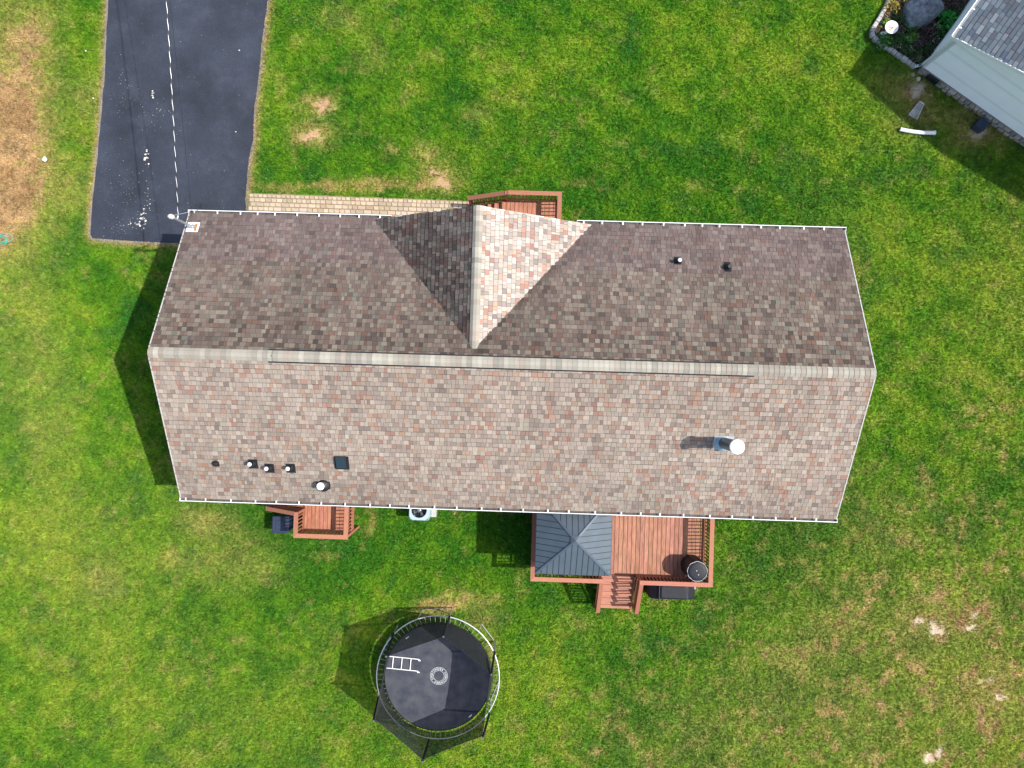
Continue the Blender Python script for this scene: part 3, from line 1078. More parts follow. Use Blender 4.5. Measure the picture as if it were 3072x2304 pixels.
def floor_boards(parent, u0, u1, v0, v1, zf, bw=.142, base=FLOORC, amt=.16):
    n = int(round((u1 - u0) / bw))
    bw = (u1 - u0) / n
    for k in range(n):
        a = u0 + k * bw
        off = random.uniform(-50, 50)
        MB().cbox(.006, bw - .006, -(v1 - v0) / 2, (v1 - v0) / 2, -.036, 0, .004, wcol(base, amt)).build('board', M_WOODF, parent, cols=True, loc=(a, (v0 + v1) / 2, zf + random.uniform(-.0015, .0015)))


M_WOODF = mat('worn deck boards', attr=True, rough=.75, var=.36, scale=3.2, detail=7, stretch=(5, .8, 3), spec=.2, perobj=True)


def rim(parent, u0, u1, v0, v1, zf):
    m = MB()
    m.box(u0, u1, v0, v0 + .04, zf - .24, zf - .038, wcol())
    m.box(u0, u1, v1 - .04, v1, zf - .24, zf - .038, wcol())
    m.box(u0, u0 + .04, v0 + .04, v1 - .04, zf - .24, zf - .038, wcol())
    m.box(u1 - .04, u1, v0 + .04, v1 - .04, zf - .24, zf - .038, wcol())
    k = u0 + .5
    m.build('rim_joist', M_WOODV, parent, cols=True)


ZF, ZT = .90, 1.80
# --- big rear deck
bd = thing('timber_deck', 'large red stained timber deck with stairs behind the house', 'deck', (HC[0], HC[1], 0), HYAW)
U0, U1, V0, V1 = .89, 6.63, -6.86, -3.92
floor_boards(bd, U0 + .02, U1 - .16, V0 + .05, V1, ZF)
MB().cbox(-.065, .065, (V0 + .05 - V1) / 2, (V1 - V0 - .05) / 2, -.036, 0, .004, wcol(RAILC)).build('board', M_WOODF, bd, cols=True, loc=(U1 - .075, (V0 + V1) / 2, ZF + .002))
rim(bd, U0, U1, V0, V1, ZF)
GU0, GU1 = 3.12, 4.41
rail(bd, (U0, V1), (U0, V0), ZF, ZF, ZT, ZT, ext1=0, miter=(0, 1))
rail(bd, (U0, V0), (GU0, V0), ZF, ZF, ZT, ZT, miter=(1, 0), ext1=.06)
rail(bd, (GU1, V0), (U1, V0), ZF, ZF, ZT, ZT, miter=(0, 1), ext0=.06)
rail(bd, (U1, V0), (U1, V1), ZF, ZF, ZT, ZT, miter=(1, 0))
for u, v in ((U0, V0), (GU0, V0), (GU1, V0), (U1, V0), (U0, V1 - .05), (U1, V1 - .05)):
    post(bd, u, v, ZT - .04)


def stair(parent, u0, u1, start, dirv, axis, n=5, tread=.268, rise=.15, zf=ZF):
    """treads of two boards each, stepping along dirv (+1/-1) on the axis"""
    for k in range(n):
        z = zf - rise * (k + 1)
        for j in range(2):
            a = start + dirv * (k * tread + j * tread / 2)
            b_ = a + dirv * (tread / 2 - .008)
            lo, hi = sorted((a, b_))
            c = wcol((.39, .172, .115), .06)
            if axis == 'v':
                MB().cbox(u0, u1, lo, hi, z - .036, z, .004, c).build('tread', M_WOODV, parent, cols=True)
            else:
                MB().cbox(lo, hi, u0, u1, z - .036, z, .004, c).build('tread', M_WOOD, parent, cols=True)
        a = start + dirv * (k * tread - .012)
        lo, hi = sorted((a, a + dirv * .012))
        if axis == 'v':
            MB().box(u0, u1, lo, hi, z, z + rise - .04, wcol((.31, .12, .07), .05)).build('riser', M_WOODV, parent, cols=True)
        else:
            MB().box(lo, hi, u0, u1, z, z + rise - .04, wcol((.31, .12, .07), .05)).build('riser', M_WOOD, parent, cols=True)
    e = start + dirv * n * tread
    for s in (u0 - .02, u1 + .02):
        if axis == 'v':
            MB().bar((s, start, zf - .16), (s, e, .02), .038, .24, col=wcol()).build('stringer', M_WOOD, parent, cols=True)
        else:
            MB().bar((start, s, zf - .16), (e, s, .02), .038, .24, col=wcol()).build('stringer', M_WOODV, parent, cols=True)


stair(bd, GU0 + .08, GU1 - .08, V0 - .03, -1, 'v')
SE_ = V0 - 1.22
for u in (GU0, GU1):
    rail(bd, (u, V0 - .07), (u, SE_), ZF, ZF - .73, ZT, ZT - .74, width=.13, ext1=.05)
    post(bd, u, SE_, ZT - .74 - .04)

# --- small rear deck, steps going down along the wall
sd = thing('timber_landing', 'small red stained timber landing with side steps at the rear wall', 'deck', (HC[0], HC[1], 0), HYAW)
U0, U1, V0, V1 = -6.86, -5.22, -5.71, -3.92
floor_boards(sd, U0 + .10, U1 - .02, V0 + .05, V1, ZF, base=(.36, .150, .092), amt=.08)
MB().cbox(-.045, .045, (V0 + .05 - V1) / 2, (V1 - V0 - .05) / 2, -.036, 0, .004, wcol(RAILC)).build('board', M_WOODF, sd, cols=True, loc=(U0 + .05, (V0 + V1) / 2, ZF + .002))
rim(sd, U0, U1, V0, V1, ZF)
SV = -5.00
rail(sd, (U0, SV), (U0, V0), ZF, ZF, ZT, ZT, miter=(0, 1), ext0=.05)
rail(sd, (U0, V0), (U1, V0), ZF, ZF, ZT, ZT, miter=(1, 1))
rail(sd, (U1, V0), (U1, V1), ZF, ZF, ZT, ZT, miter=(1, 0))
for u, v in ((U0, V0), (U1, V0), (U0, SV), (U1, V1 - .05)):
    post(sd, u, v, ZT - .04)
stair(sd, V1 - 1.0, V1 - .10, U0 - .03, -1, 'u')
rail(sd, (U0 - .06, SV), (U0 - 1.22, SV), ZF, ZF - .73, ZT, ZT - .74, width=.13, ext1=.05)
post(sd, U0 - 1.22, SV, ZT - .78)

# --- front porch with steps to the walk
fp = thing('timber_porch', 'red stained timber front porch with sloping stair rail by the paver walk', 'porch', (HC[0], HC[1], 0), HYAW)
U0, U1, V0, V1 = -.50, 1.40, 4.05, 5.63
floor_boards(fp, U0, U1 - .02, V0, V1 - .05, ZF, base=(.38, .165, .105), amt=.08)
rim(fp, U0, U1, V0, V1, ZF)
BU = -.27
rail(fp, (U1, V0), (U1, V1), ZF, ZF, ZT, ZT, miter=(0, 1))
rail(fp, (U1, V1), (BU, V1), ZF, ZF, ZT, ZT, miter=(1, 0), ext1=.0)
rail(fp, (BU - .002, V1), (-1.62, V1), ZF, ZF - .8, ZT, ZT - .86, width=.14, ext1=.05)
for u, v, z in ((U1, V1, ZT), (BU - .06, V1, ZT), (-1.60, V1, ZT - .84), (U1, V0 + .05, ZT)):
    post(fp, u, v, z - .045)
stair(fp, V0 + .45, V1 - .10, U0 - .03, -1, 'u', tread=.235)

# ---------------------------------------------------------------- gazebo on the big deck
gz = thing('metal_roof_gazebo', 'small square gazebo with dark blue grey standing seam metal roof on the deck', 'gazebo', (*H2W(2.11, -5.21), ZF), HYAW)
GX, GY, GE, GA = 1.158, 1.215, 2.72 - ZF, 3.46 - ZF
M_GZ = mat('blue grey roof metal', (.094, .118, .138), rough=.42, metal=.25, var=.10, scale=2.0)
M_GZD = mat('dark seam metal', (.022, .030, .042), rough=.5)
corners = [Vector((-GX, -GY, GE)), Vector((GX, -GY, GE)), Vector((GX, GY, GE)), Vector((-GX, GY, GE))]
apex = Vector((0, 0, GA))
for k in range(4):
    a, b = corners[k], corners[(k + 1) % 4]
    W_ = (b - a).length
    d = (b - a) / W_
    mid = (a + b) / 2
    up = apex - mid
    nrm = d.cross(up).normalized()
    n = 13
    for i in range(n):
        t0, t1 = i / n, (i + 1) / n
        def rp(t, drop=0):
            f = min(1.0, max(0.0, 1 - abs(2 * t - 1)))
            return a + d * (W_ * t) + up * f
        P0, P1 = a + d * (W_ * t0 + .010), a + d * (W_ * t1 - .010)
        e0, e1 = t0 + .010 / W_, t1 - .010 / W_
        pts = [P0, P1, rp(e1)]
        if e0 < .5 < e1:
            pts.append(rp(.5))
        pts.append(rp(e0))
        top = [p + nrm * .012 for p in pts]
        bot = [p - nrm * .006 for p in pts]
        m = len(pts)
        MB().add(bot + top, [tuple(range(m, 2 * m)), tuple(range(m))[::-1]] + [(q, (q + 1) % m, m + (q + 1) % m, m + q) for q in range(m)]).build('roof_panel', M_GZ, gz)
        if i:
            p0, p1 = a + d * (W_ * t0) + nrm * .004, rp(t0) + nrm * .004
            MB().bar(p0, p1, .022, .026, up=nrm).build('seam', M_GZD, gz)
    MB().bar(a + Vector((0, 0, -.03)), b + Vector((0, 0, -.03)), .035, .07).build('eave_trim', M_GZD, gz)
    MB().bar(a + nrm * .01 + Vector((0, 0, .012)), apex + Vector((0, 0, .022)), .065, .022, up=(0, 0, 1)).build('hip_cap', mat('hip cap metal', (.085, .11, .135), rough=.45, metal=.2) if k == 0 else bpy.data.materials['hip cap metal'], gz)
    q = a * .90
    MB().box(q.x - .045, q.x + .045, q.y - .045, q.y + .045, 0, GE + .01).build('post', M_GZD, gz)
MB().add([(-.14, -.14, GA - .045), (.14, -.14, GA - .045), (.14, .14, GA - .045), (-.14, .14, GA - .045), (0, 0, GA + .05)], [(0, 1, 4), (1, 2, 4), (2, 3, 4), (3, 0, 4), (3, 2, 1, 0)]).build('apex_cap', M_GZ, gz)

# ---------------------------------------------------------------- things by the house
# kettle grill under a round cover
M_COVER = mat('black vinyl cover', (.006, .007, .012), rough=.6, var=.25, scale=7, bump=.25, bscale=6)
kg = thing('covered_kettle_grill', 'round black covered kettle grill in the corner of the deck', 'grill', (*H2W(6.20, -6.44), ZF))
n = 40
prof = [(.345, .0), (.355, .10), (.345, .45), (.35, .70), (.35, .80), (.33, .86), (.30, .885), (.20, .90), (.01, .905)]
m = MB()
vs, f = [], []
for i, (r, z) in enumerate(prof):
    for k in range(n):
        t = 2 * math.pi * k / n
        rr = r * (1 + (.035 * math.sin(7 * t + 1) + .02 * math.sin(11 * t)) * (1 - i / (len(prof) - 1)) * (1 if i < 5 else .2))
        vs.append((rr * math.cos(t), rr * math.sin(t), z))
for i in range(len(prof) - 1):
    for k in range(n):
        f.append((i * n + k, i * n + (k + 1) % n, (i + 1) * n + (k + 1) % n, (i + 1) * n + k))
f.append(tuple((len(prof) - 1) * n + k for k in range(n)))
m.add(vs, f)
m.build('cover', M_COVER, kg, smooth=True)
MB().tube([((.318 + .006 * math.sin(9 * t)) * math.cos(t), (.318 + .006 * math.sin(9 * t)) * math.sin(t), .872 + .006 * math.sin(7 * t)) for t in [2 * math.pi * k / 60 for k in range(60)]], .007, n=5, closed=True).build('piping', mat('pale piping', (.62, .62, .60), rough=.6), kg)
for dx, dy in ((-.03, .03), (.03, -.10)):
    MB().lathe([(.013, 0), (.013, .012), (.006, .016)], n=10).build('grommet', M_CAPW, kg, loc=(dx, dy, .898))

# gas grill under a fitted cover
cg = thing('covered_gas_grill', 'long black covered gas grill standing on the grass below the deck rail', 'grill', (*H2W(5.60, -7.32), 0), HYAW)
def rrect(w, d, z, r=.10, n=5, yo=0, wob=0):
    out = []
    for cx, cy, a0 in ((w / 2 - r, d / 2 - r, 0), (-w / 2 + r, d / 2 - r, 90), (-w / 2 + r, -d / 2 + r, 180), (w / 2 - r, -d / 2 + r, 270)):
        for k in range(n):
            t = math.radians(a0 + 90 * k / (n - 1))
            out.append((cx + r * math.cos(t), cy + r * math.sin(t) + yo, z))
    return out
rings = [rrect(1.58, .66, .02, .14), rrect(1.60, .68, .30, .14), rrect(1.56, .64, .78, .12), rrect(1.48, .58, .86, .10), rrect(.98, .50, 1.08, .05), rrect(.90, .46, 1.14, .05), rrect(.80, .36, 1.165, .05)]
m = MB()
vs = [p for r in rings for p in r]
nn = len(rings[0])
f = [(i * nn + k, i * nn + (k + 1) % nn, (i + 1) * nn + (k + 1) % nn, (i + 1) * nn + k) for i in range(len(rings) - 1) for k in range(nn)]
f.append(tuple((len(rings) - 1) * nn + k for k in range(nn)))
m.add(vs, f)
m.build('cover', M_COVER, cg, smooth=False)
M_SEAM = mat('cover seam', (.05, .052, .062), rough=.6)
for sx in (-1, 1):
    MB().bar((sx * .47, -.25, 1.115), (sx * .47, .25, 1.115), .018, .02).build('seam', M_SEAM, cg)
    MB().bar((sx * .46, -.24, 1.10), (sx * .70, -.30, .845), .016, .016).build('seam', M_SEAM, cg)
MB().tube([(-.70, -.12, .87), (-.60, .05, .93), (-.55, .18, .95)], .012, n=6).build('strap', M_SEAM, cg)
MB().box(.66, .80, .05, .30, .80, .862).build('side_shelf', mat('grey shelf', (.22, .26, .30), rough=.5), cg)

# navy storage box by the landing
sb = thing('storage_box', 'dark navy resin storage box beside the small timber landing', 'box', (*H2W(-7.72, -5.60), 0), HYAW)
M_NAVY = mat('navy resin', (.028, .038, .068), rough=.45, var=.15, scale=3)
m = MB()
rings = [rrect(.50, .50, 0, .03), rrect(.54, .54, .64, .03)]
vs = [p for r in rings for p in r]
nn = len(rings[0])
m.add(vs, [(k, (k + 1) % nn, nn + (k + 1) % nn, nn + k) for k in range(nn)] + [tuple(range(nn, 2 * nn))])
bdy = m.build('body', M_NAVY, sb)
for k in range(5):
    MB().box(.268, .290, -.20 + k * .095, -.155 + k * .095, .08, .58).build('rib', M_NAVY, sb)
m = MB()
rings = [rrect(.58, .58, .64, .04), rrect(.58, .58, .70, .04), rrect(.52, .52, .735, .04)]
vs = [p for r in rings for p in r]
m.add(vs, [(i * nn + k, i * nn + (k + 1) % nn, (i + 1) * nn + (k + 1) % nn, (i + 1) * nn + k) for i in range(2) for k in range(nn)] + [tuple(range(2 * nn, 3 * nn))])
lid = m.build('lid', M_NAVY, sb)
MB().cbox(-.16, .12, -.17, .17, .733, .752, .012).build('raised_panel', M_NAVY, lid)
for k in range(3):
    MB().cbox(.14 + k * .030, .155 + k * .030, -.15, .15, .733, .748, .004).build('ridge', M_NAVY, lid)

# air conditioner on its pad
ac = thing('air_conditioner', 'pale blue grey outdoor air conditioner unit on a concrete pad by the rear wall', 'air conditioner', (*H2W(-2.99, -4.93), 0), HYAW)
M_AC = mat('pale blue grey enamel', (.36, .47, .53), rough=.4, var=.05, scale=4)
m = MB()
rings = [rrect(.70, .70, .06, .09), rrect(.70, .70, .78, .09), rrect(.66, .66, .81, .08)]
vs = [p for r in rings for p in r]
nn = len(rings[0])
m.add(vs, [(i * nn + k, i * nn + (k + 1) % nn, (i + 1) * nn + (k + 1) % nn, (i + 1) * nn + k) for i in range(2) for k in range(nn)])
N_ = 32
inner = [(.26 * math.cos(2 * math.pi * k / N_), .26 * math.sin(2 * math.pi * k / N_), .812) for k in range(N_)]
outer = []
for k in range(N_):
    t = 2 * math.pi * k / N_
    s = .33 / max(abs(math.cos(t)), abs(math.sin(t)))
    s = min(s, .41)
    outer.append((s * math.cos(t), s * math.sin(t), .811))
m.add(outer + inner, [(k, (k + 1) % N_, N_ + (k + 1) % N_, N_ + k) for k in range(N_)])
m.build('cabinet', M_AC, ac)
MB().lathe([(.262, 0), (.262, .5), (.26, .51)], n=32, c=(0, 0, .10)).build('fan_well', M_DARK, ac)
for k in range(7):
    r = .05 + k * .034
    MB().tube([(r * math.cos(2 * math.pi * q / 40), r * math.sin(2 * math.pi * q / 40), .815) for q in range(40)], .004, n=5, closed=True).build('guard_ring', M_DARK, ac)
MB().lathe([(.085, 0), (.085, .06), (.06, .085), (.005, .09)], n=24, c=(0, 0, .735)).build('motor', mat('grey motor', (.20, .26, .29), rough=.3, metal=.5), ac, smooth=True)
for k in range(4):
    t = math.pi / 2 * k + .4
    MB().add([(.08 * math.cos(t), .08 * math.sin(t), .70), (.23 * math.cos(t - .3), .23 * math.sin(t - .3), .66), (.24 * math.cos(t + .3), .24 * math.sin(t + .3), .72), (.09 * math.cos(t + .5), .09 * math.sin(t + .5), .72)], [(0, 1, 2, 3)]).build('blade', M_GALV, ac)
    MB().bar((.05 * math.cos(t), .05 * math.sin(t), .818), (.27 * math.cos(t), .27 * math.sin(t), .818), .012, .006).build('guard_bar', M_DARK, ac)
MB().cbox(-.45, .50, -.36, .42, -.02, .075, .01).build('pad', mat('concrete pad', (.40, .40, .38), var=.2, scale=9, rough=.9), ac)

# ---------------------------------------------------------------- trampoline
TC = (-2.858, -9.866)
TZ, TR, MR = .88, 2.07, 1.80
tr = thing('trampoline', 'big round black trampoline with safety net and white steel frame on the lawn', 'trampoline', (TC[0], TC[1], 0))
M_TUBE = mat('pale galvanised tube', (.60, .61, .63), rough=.4, metal=.2)
M_LEG = mat('dull steel leg', (.30, .31, .32), rough=.5, metal=.3)
M_FOAM = mat('black foam sleeve', (.010, .011, .015), rough=.7)
MB().tube([(TR * math.cos(t), TR * math.sin(t), TZ) for t in [2 * math.pi * k / 72 for k in range(72)]], .018, n=8, closed=True).build('frame_ring', M_TUBE, tr)
m = MB()
nr, na = 10, 72
vs = [(0, 0, TZ - .030)]
for i in range(1, nr + 1):
    for k in range(na):
        t = 2 * math.pi * k / na
        r = MR * i / nr
        vs.append((r * math.cos(t), r * math.sin(t), TZ - .030 + .015 * (i / nr) ** 2))
f = [(0, 1 + k, 1 + (k + 1) % na) for k in range(na)]
for i in range(nr - 1):
    for k in range(na):
        o0, o1 = 1 + i * na, 1 + (i + 1) * na
        f.append((o0 + k, o1 + k, o1 + (k + 1) % na, o0 + (k + 1) % na))
m.add(vs, f)
matm = m.build('mat', mat('dusty black mat', (.030, .036, .054), rough=.75, var=1.0, scale=2.2, detail=12, col2=(.085, .088, .100), spec=.2), tr, smooth=True)
MB().tube([(MR * math.cos(t), MR * math.sin(t), TZ - .010) for t in [2 * math.pi * k / 72 for k in range(72)]], .012, n=6, closed=True).build('mat_edge', M_FOAM, tr)
spm = MB().tube([(MR - .01, 0, TZ - .012), (MR + .03, 0, TZ - .008), (MR + .05, 0, TZ - .006), (TR - .05, 0, TZ), (TR - .01, 0, TZ)], [.003, .003, .0065, .0065, .003], n=6).mesh('spring', mat('dull spring steel', (.36, .37, .38), rough=.5, metal=.3))
for k in range(72):
    inst('spring', spm, tr, (0, 0, 0), 2 * math.pi * (k + .5) / 72)
for k, (px, py) in enumerate(((-2.466, -7.834), (-4.254, -8.465), (-4.648, -10.466), (-3.122, -11.731), (-1.238, -10.965), (-.976, -9.002))):
    pass
POLES = [(-2.466, -7.834), (-4.254, -8.465), (-4.648, -10.466), (-3.122, -11.731), (-1.238, -10.965), (-.976, -9.002)]
NZ = 2.75
tops, bots = [], []
for px, py in POLES:
    a = math.atan2(py - TC[1], px - TC[0])
    r = math.hypot(px - TC[0], py - TC[1])
    b0 = Vector((2.11 * math.cos(a), 2.11 * math.sin(a), 0))
    tp = Vector((r * math.cos(a), r * math.sin(a), NZ))
    p = MB().tube([b0, Vector((b0.x, b0.y, TZ + .10))], .021, n=8).build('pole', M_LEG, tr)
    MB().tube([Vector((b0.x, b0.y, TZ + .06)), tp], .036, n=10).build('foam_sleeve', M_FOAM, p)
    MB().lathe([(.03, 0), (.03, .03), (.005, .045)], n=10, c=(tp.x, tp.y, tp.z)).build('pole_cap', mat('grey cap', (.10, .10, .11), rough=.5) if 'grey cap' not in bpy.data.materials else bpy.data.materials['grey cap'], p)
    tops.append(tp)
# safety net: real open mesh is finer than a pixel, so each panel is a see-through cloth
mn = bpy.data.materials.new('black safety net')
mn.use_nodes = True
N, L = mn.node_tree.nodes, mn.node_tree.links
bs = N['Principled BSDF']
bs.inputs['Base Color'].default_value = (.014, .015, .019, 1)
bs.inputs['Roughness'].default_value = .8
trn = N.new('ShaderNodeBsdfTransparent')
mxs = N.new('ShaderNodeMixShader')
tcn = N.new('ShaderNodeTexCoord')
nzn = N.new('ShaderNodeTexNoise')
nzn.inputs['Scale'].default_value = 2.5
L.new(tcn.outputs['Object'], nzn.inputs['Vector'])
mrn = N.new('ShaderNodeMapRange')
mrn.inputs[3].default_value = .74
mrn.inputs[4].default_value = .88
L.new(nzn.outputs['Fac'], mrn.inputs[0])
L.new(mrn.outputs[0], mxs.inputs[0])
L.new(trn.outputs[0], mxs.inputs[1])
L.new(bs.outputs[0], mxs.inputs[2])
L.new(mxs.outputs[0], N['Material Output'].inputs['Surface'])
for k in range(6):
    a, b = tops[k], tops[(k + 1) % 6]
    aa, ab = math.atan2(a.y, a.x), math.atan2(b.y, b.x)
    if ab < aa - math.pi:
        ab += 2 * math.pi
    if ab < aa:
        ab += 2 * math.pi
    n, mrow = 14, 6
    vs = []
    for j in range(mrow + 1):
        t = j / mrow
        for i in range(n + 1):
            s = i / n
            sag = .05 * math.sin(math.pi * s)
            tp = a.lerp(b, s) * .985 - Vector((0, 0, .03 + sag))
            th = aa + (ab - aa) * s
            lo = Vector((1.86 * math.cos(th), 1.86 * math.sin(th), TZ + .0))
            w = t ** .8
            p = lo.lerp(tp, w)
            p -= Vector((p.x, p.y, 0)).normalized() * .05 * math.sin(math.pi * t) * math.sin(math.pi * s)
            vs.append(p)
    f = [(j * (n + 1) + i, j * (n + 1) + i + 1, (j + 1) * (n + 1) + i + 1, (j + 1) * (n + 1) + i) for j in range(mrow) for i in range(n)]
    pn = MB().add(vs, f).build('net_panel', mn, tr, smooth=True)
    MB().tube([v + Vector((0, 0, .004)) for v in vs[mrow * (n + 1):]], .010, n=5).build('hem', M_FOAM, pn)
for k in range(6):
    a = math.radians(97 + 60 * k)
    r = 2.05
    t = Vector((-math.sin(a), math.cos(a), 0))
    c = Vector((r * math.cos(a), r * math.sin(a), 0))
    MB().tube([c - t * .42 + Vector((0, 0, TZ)), c - t * .40 + Vector((0, 0, .10)), c - t * .34 + Vector((0, 0, .03)), c + t * .34 + Vector((0, 0, .03)), c + t * .40 + Vector((0, 0, .10)), c + t * .42 + Vector((0, 0, TZ))], .015, n=8).build('leg', M_LEG, tr)
# printed ring of lettering on the mat
word = 'SPORTSPOWER SPORTSPOWER '
vs_all, f_all = [], []
for i, ch in enumerate(word):
    if ch == ' ':
        continue
    cu = bpy.data.curves.new('t', 'FONT')
    cu.body = ch
    cu.size = .090
    cu.align_x = 'CENTER'
    ob = bpy.data.objects.new('t', cu)
    C.objects.link(ob)
    bpy.context.view_layer.update()
    me = ob.evaluated_get(bpy.context.evaluated_depsgraph_get()).to_mesh()
    th = math.pi / 2 - 2 * math.pi * (i - 5) / len(word) + .75
    o_ = len(vs_all)
    for v in me.vertices:
        x, y = v.co.x, v.co.y + .205
        vs_all.append((x * math.sin(th) + y * math.cos(th), -x * math.cos(th) + y * math.sin(th), 0))
    f_all += [tuple(o_ + q for q in p.vertices) for p in me.polygons]
    ob.to_mesh_clear()
    bpy.data.objects.remove(ob)
    bpy.data.curves.remove(cu)
m = MB().add(vs_all, f_all)
for rr in (.180, .292):
    nn = 64
    vs = [((rr + e) * math.cos(2 * math.pi * k / nn), (rr + e) * math.sin(2 * math.pi * k / nn), 0) for e in (-.004, .004) for k in range(nn)]
    m.add(vs, [(k, (k + 1) % nn, nn + (k + 1) % nn, nn + k)[::-1] for k in range(nn)])
m.build('printed_ring', mat('white print', (.72, .73, .75), rough=.7), matm, loc=(.03, .035, TZ - .024))
for a, r in ((128, 1.68), (-50, 1.70)):
    c = Vector((r * math.cos(math.radians(a)), r * math.sin(math.radians(a)), TZ - .008))
    t = Vector((-math.sin(math.radians(a)), math.cos(math.radians(a)), 0))
    MB().bar(c - t * .065, c + t * .065, .03, .004).build('white_label', M_CAPW, matm)

ld = thing('trampoline_ladder', 'white steel ladder lying on the trampoline mat', 'ladder', (-4.03, -9.41, TZ - .005), math.radians(-5.5))
for y in (-.20, .20):
    MB().tube([(-.54, y, .018), (.50, y, .018), (.545, y - .02, .018)], .016, n=8).build('side_rail', M_CAPW, ld)
    MB().tube([(.50, y - .045, .018), (.585, y - .035, .03)], .017, n=8).build('hook', M_CAPW, ld)
for x in (-.35, -.05, .25):
    MB().tube([(x, -.20, .018), (x, .20, .018)], .015, n=8).build('rung', M_CAPW, ld)

# ---------------------------------------------------------------- neighbour's house
nb = thing('neighbour_house', 'white sided house with grey shingle roof beyond the flower bed', 'house', (NBC[0], NBC[1], 0), NBYAW)
NEZ, NSL, NEX, NRY, NRX = 2.66, .20, -.20, -.28, 4.6
nz_ = lambda x: NEZ + NSL * (min(x, 2 * NRX - x) - NEX)
M_NW = mat('white vinyl siding', (.90, .90, .89), rough=.5, var=.03, scale=2)
M_NW2 = mat('dull white vinyl siding', (.80, .80, .79), rough=.5, var=.04, scale=2)  # slightly darker second tone that sets single boards apart
W2, LEN = 2 * NRX, 12.0
m = MB()
m.box(.03, W2 - .03, .03, LEN, -.02, .30)
pr = [(.03, .30), (W2 - .03, .30), (W2 - .03, nz_(0) - .12), (NRX, nz_(NRX) - .12), (.03, nz_(0) - .12)]
m.add([(a, .03, b) for a, b in pr] + [(a, LEN, b) for a, b in pr], [(0, 1, 2, 3, 4), (9, 8, 7, 6, 5)] + [(k, 5 + k, 5 + (k + 1) % 5, (k + 1) % 5) for k in range(5)])
wal = m.build('wall', M_NW, nb)
# lapped siding boards on the gable wall
z = .33
while z < nz_(NRX) - .12:
    zt = z + .116
    x0 = max(.06, (zt - (NEZ - .10 + NSL * .2)) / NSL)
    x1 = min(6.5, 2 * NRX - x0)
    if x1 - x0 < .2:
        break
    MB().add([(x0, .026, z), (x1, .026, z), (x1, .026, zt), (x0, .026, zt), (x0, -.012, z), (x1, -.012, z), (x1, .022, zt - .012), (x0, .022, zt - .012)],
             [(0, 1, 5, 4), (4, 5, 6, 7), (7, 6, 2, 3), (1, 2, 6, 5), (0, 4, 7, 3)]).build('siding_board', random.choice([M_NW, M_NW, M_NW2]), wal)
    z += .114
z = .33
while z < 2.5:
    MB().add([(.026, .06, z), (.026, 6, z), (.026, 6, z + .116), (.026, .06, z + .116), (.004, .06, z), (.004, 6, z), (.022, 6, z + .116), (.022, .06, z + .116)],
             [(0, 4, 5, 1), (4, 7, 6, 5), (7, 3, 2, 6), (0, 3, 7, 4)]).build('siding_board', M_NW, wal)
    z += .114
MB().box(-.012, .06, -.012, .06, .30, 2.56).build('corner_board', mat('grey white trim', (.60, .61, .63), rough=.5), nb)
# stone foundation
M_ST = mat('field stone', attr=True, rough=.9, var=.3, scale=9, bump=.6, bscale=18, spec=.2)
fd = MB().box(-.02, 6.6, -.02, .03, -.02, .30).build('foundation', mat('mortar', (.30, .27, .23), rough=.95, var=.2, scale=14), nb)
R = random.Random(9)
for row, (z0, z1) in enumerate(((.0, .14), (.14, .30))):
    x = -.02
    while x < 6.4:
        w = R.uniform(.14, .30)
        if row == 1 and 0.28 < x + w / 2 < .78:
            x += w
            continue
        if row == 0 and 0.32 < x + w / 2 < .74:
            x += w
            continue
        g = R.uniform(.7, 1.15)
        c = R.choice([(.34, .29, .235), (.29, .265, .24), (.38, .33, .27), (.25, .235, .22)])
        d = R.uniform(.05, .11)
        hw_, hh = w / 2 - .008, (z1 - z0) / 2 - .008
        vs = []
        for yy, k in ((0, 1), (-d * .7, .96), (-d, .72)):
            for a, b_ in ((-1, -1), (1, -1), (1, 1), (-1, 1)):
                vs.append((hw_ * a * k * R.uniform(.93, 1.03), yy, hh * b_ * k * R.uniform(.93, 1.03)))
        MB().add(vs, [(8, 9, 10, 11)] + [(4 * i + k, 4 * i + (k + 1) % 4, 4 * i + 4 + (k + 1) % 4, 4 * i + 4 + k) for i in range(2) for k in range(4)], mulc(c, g)).build('stone', M_ST, fd, cols=True, loc=(x + w / 2, -.02, (z0 + z1) / 2))
        x += w
wd = MB().box(.32, .74, -.10, -.018, .05, .27).build('basement_window', mat('dark window frame', (.02, .022, .028), rough=.4), nb)
for k in range(2):
    MB().box(.345 + k * .19, .525 + k * .19, -.108, -.10, .075, .25).build('pane', mat('dark glass', (.012, .014, .02), rough=.15) if k == 0 else bpy.data.materials['dark glass'], wd)
# roof
m = MB()
for x0, x1 in ((NEX, NRX), (2 * NRX - NEX, NRX)):
    vs = [(x0, NRY, nz_(x0)), (x1, NRY, nz_(NRX)), (x1, LEN, nz_(NRX)), (x0, LEN, nz_(x0))]
    fc = [(0, 1, 2, 3), (7, 6, 5, 4), (0, 4, 5, 1), (2, 6, 7, 3), (3, 7, 4, 0)]
    if x0 > x1:
        fc = [q[::-1] for q in fc]
    m.add(vs + [(a, b, c - .11) for a, b, c in vs], fc)
nroof = m.build('roof', M_DECK, nb)
PAL_G = [((.17, .19, .205), 30), ((.20, .22, .235), 22), ((.135, .15, .165), 20), ((.29, .31, .325), 12), ((.155, .15, .165), 14), ((.125, .145, .19), 8), ((.24, .235, .25), 8)]
def pick_grey(R, a, s, row):
    return (lambda q: (q[0] * .90, q[1], q[2] * 1.10))(mulc(pick_from(PAL_G, R), R.uniform(.9, 1.12) * .56))
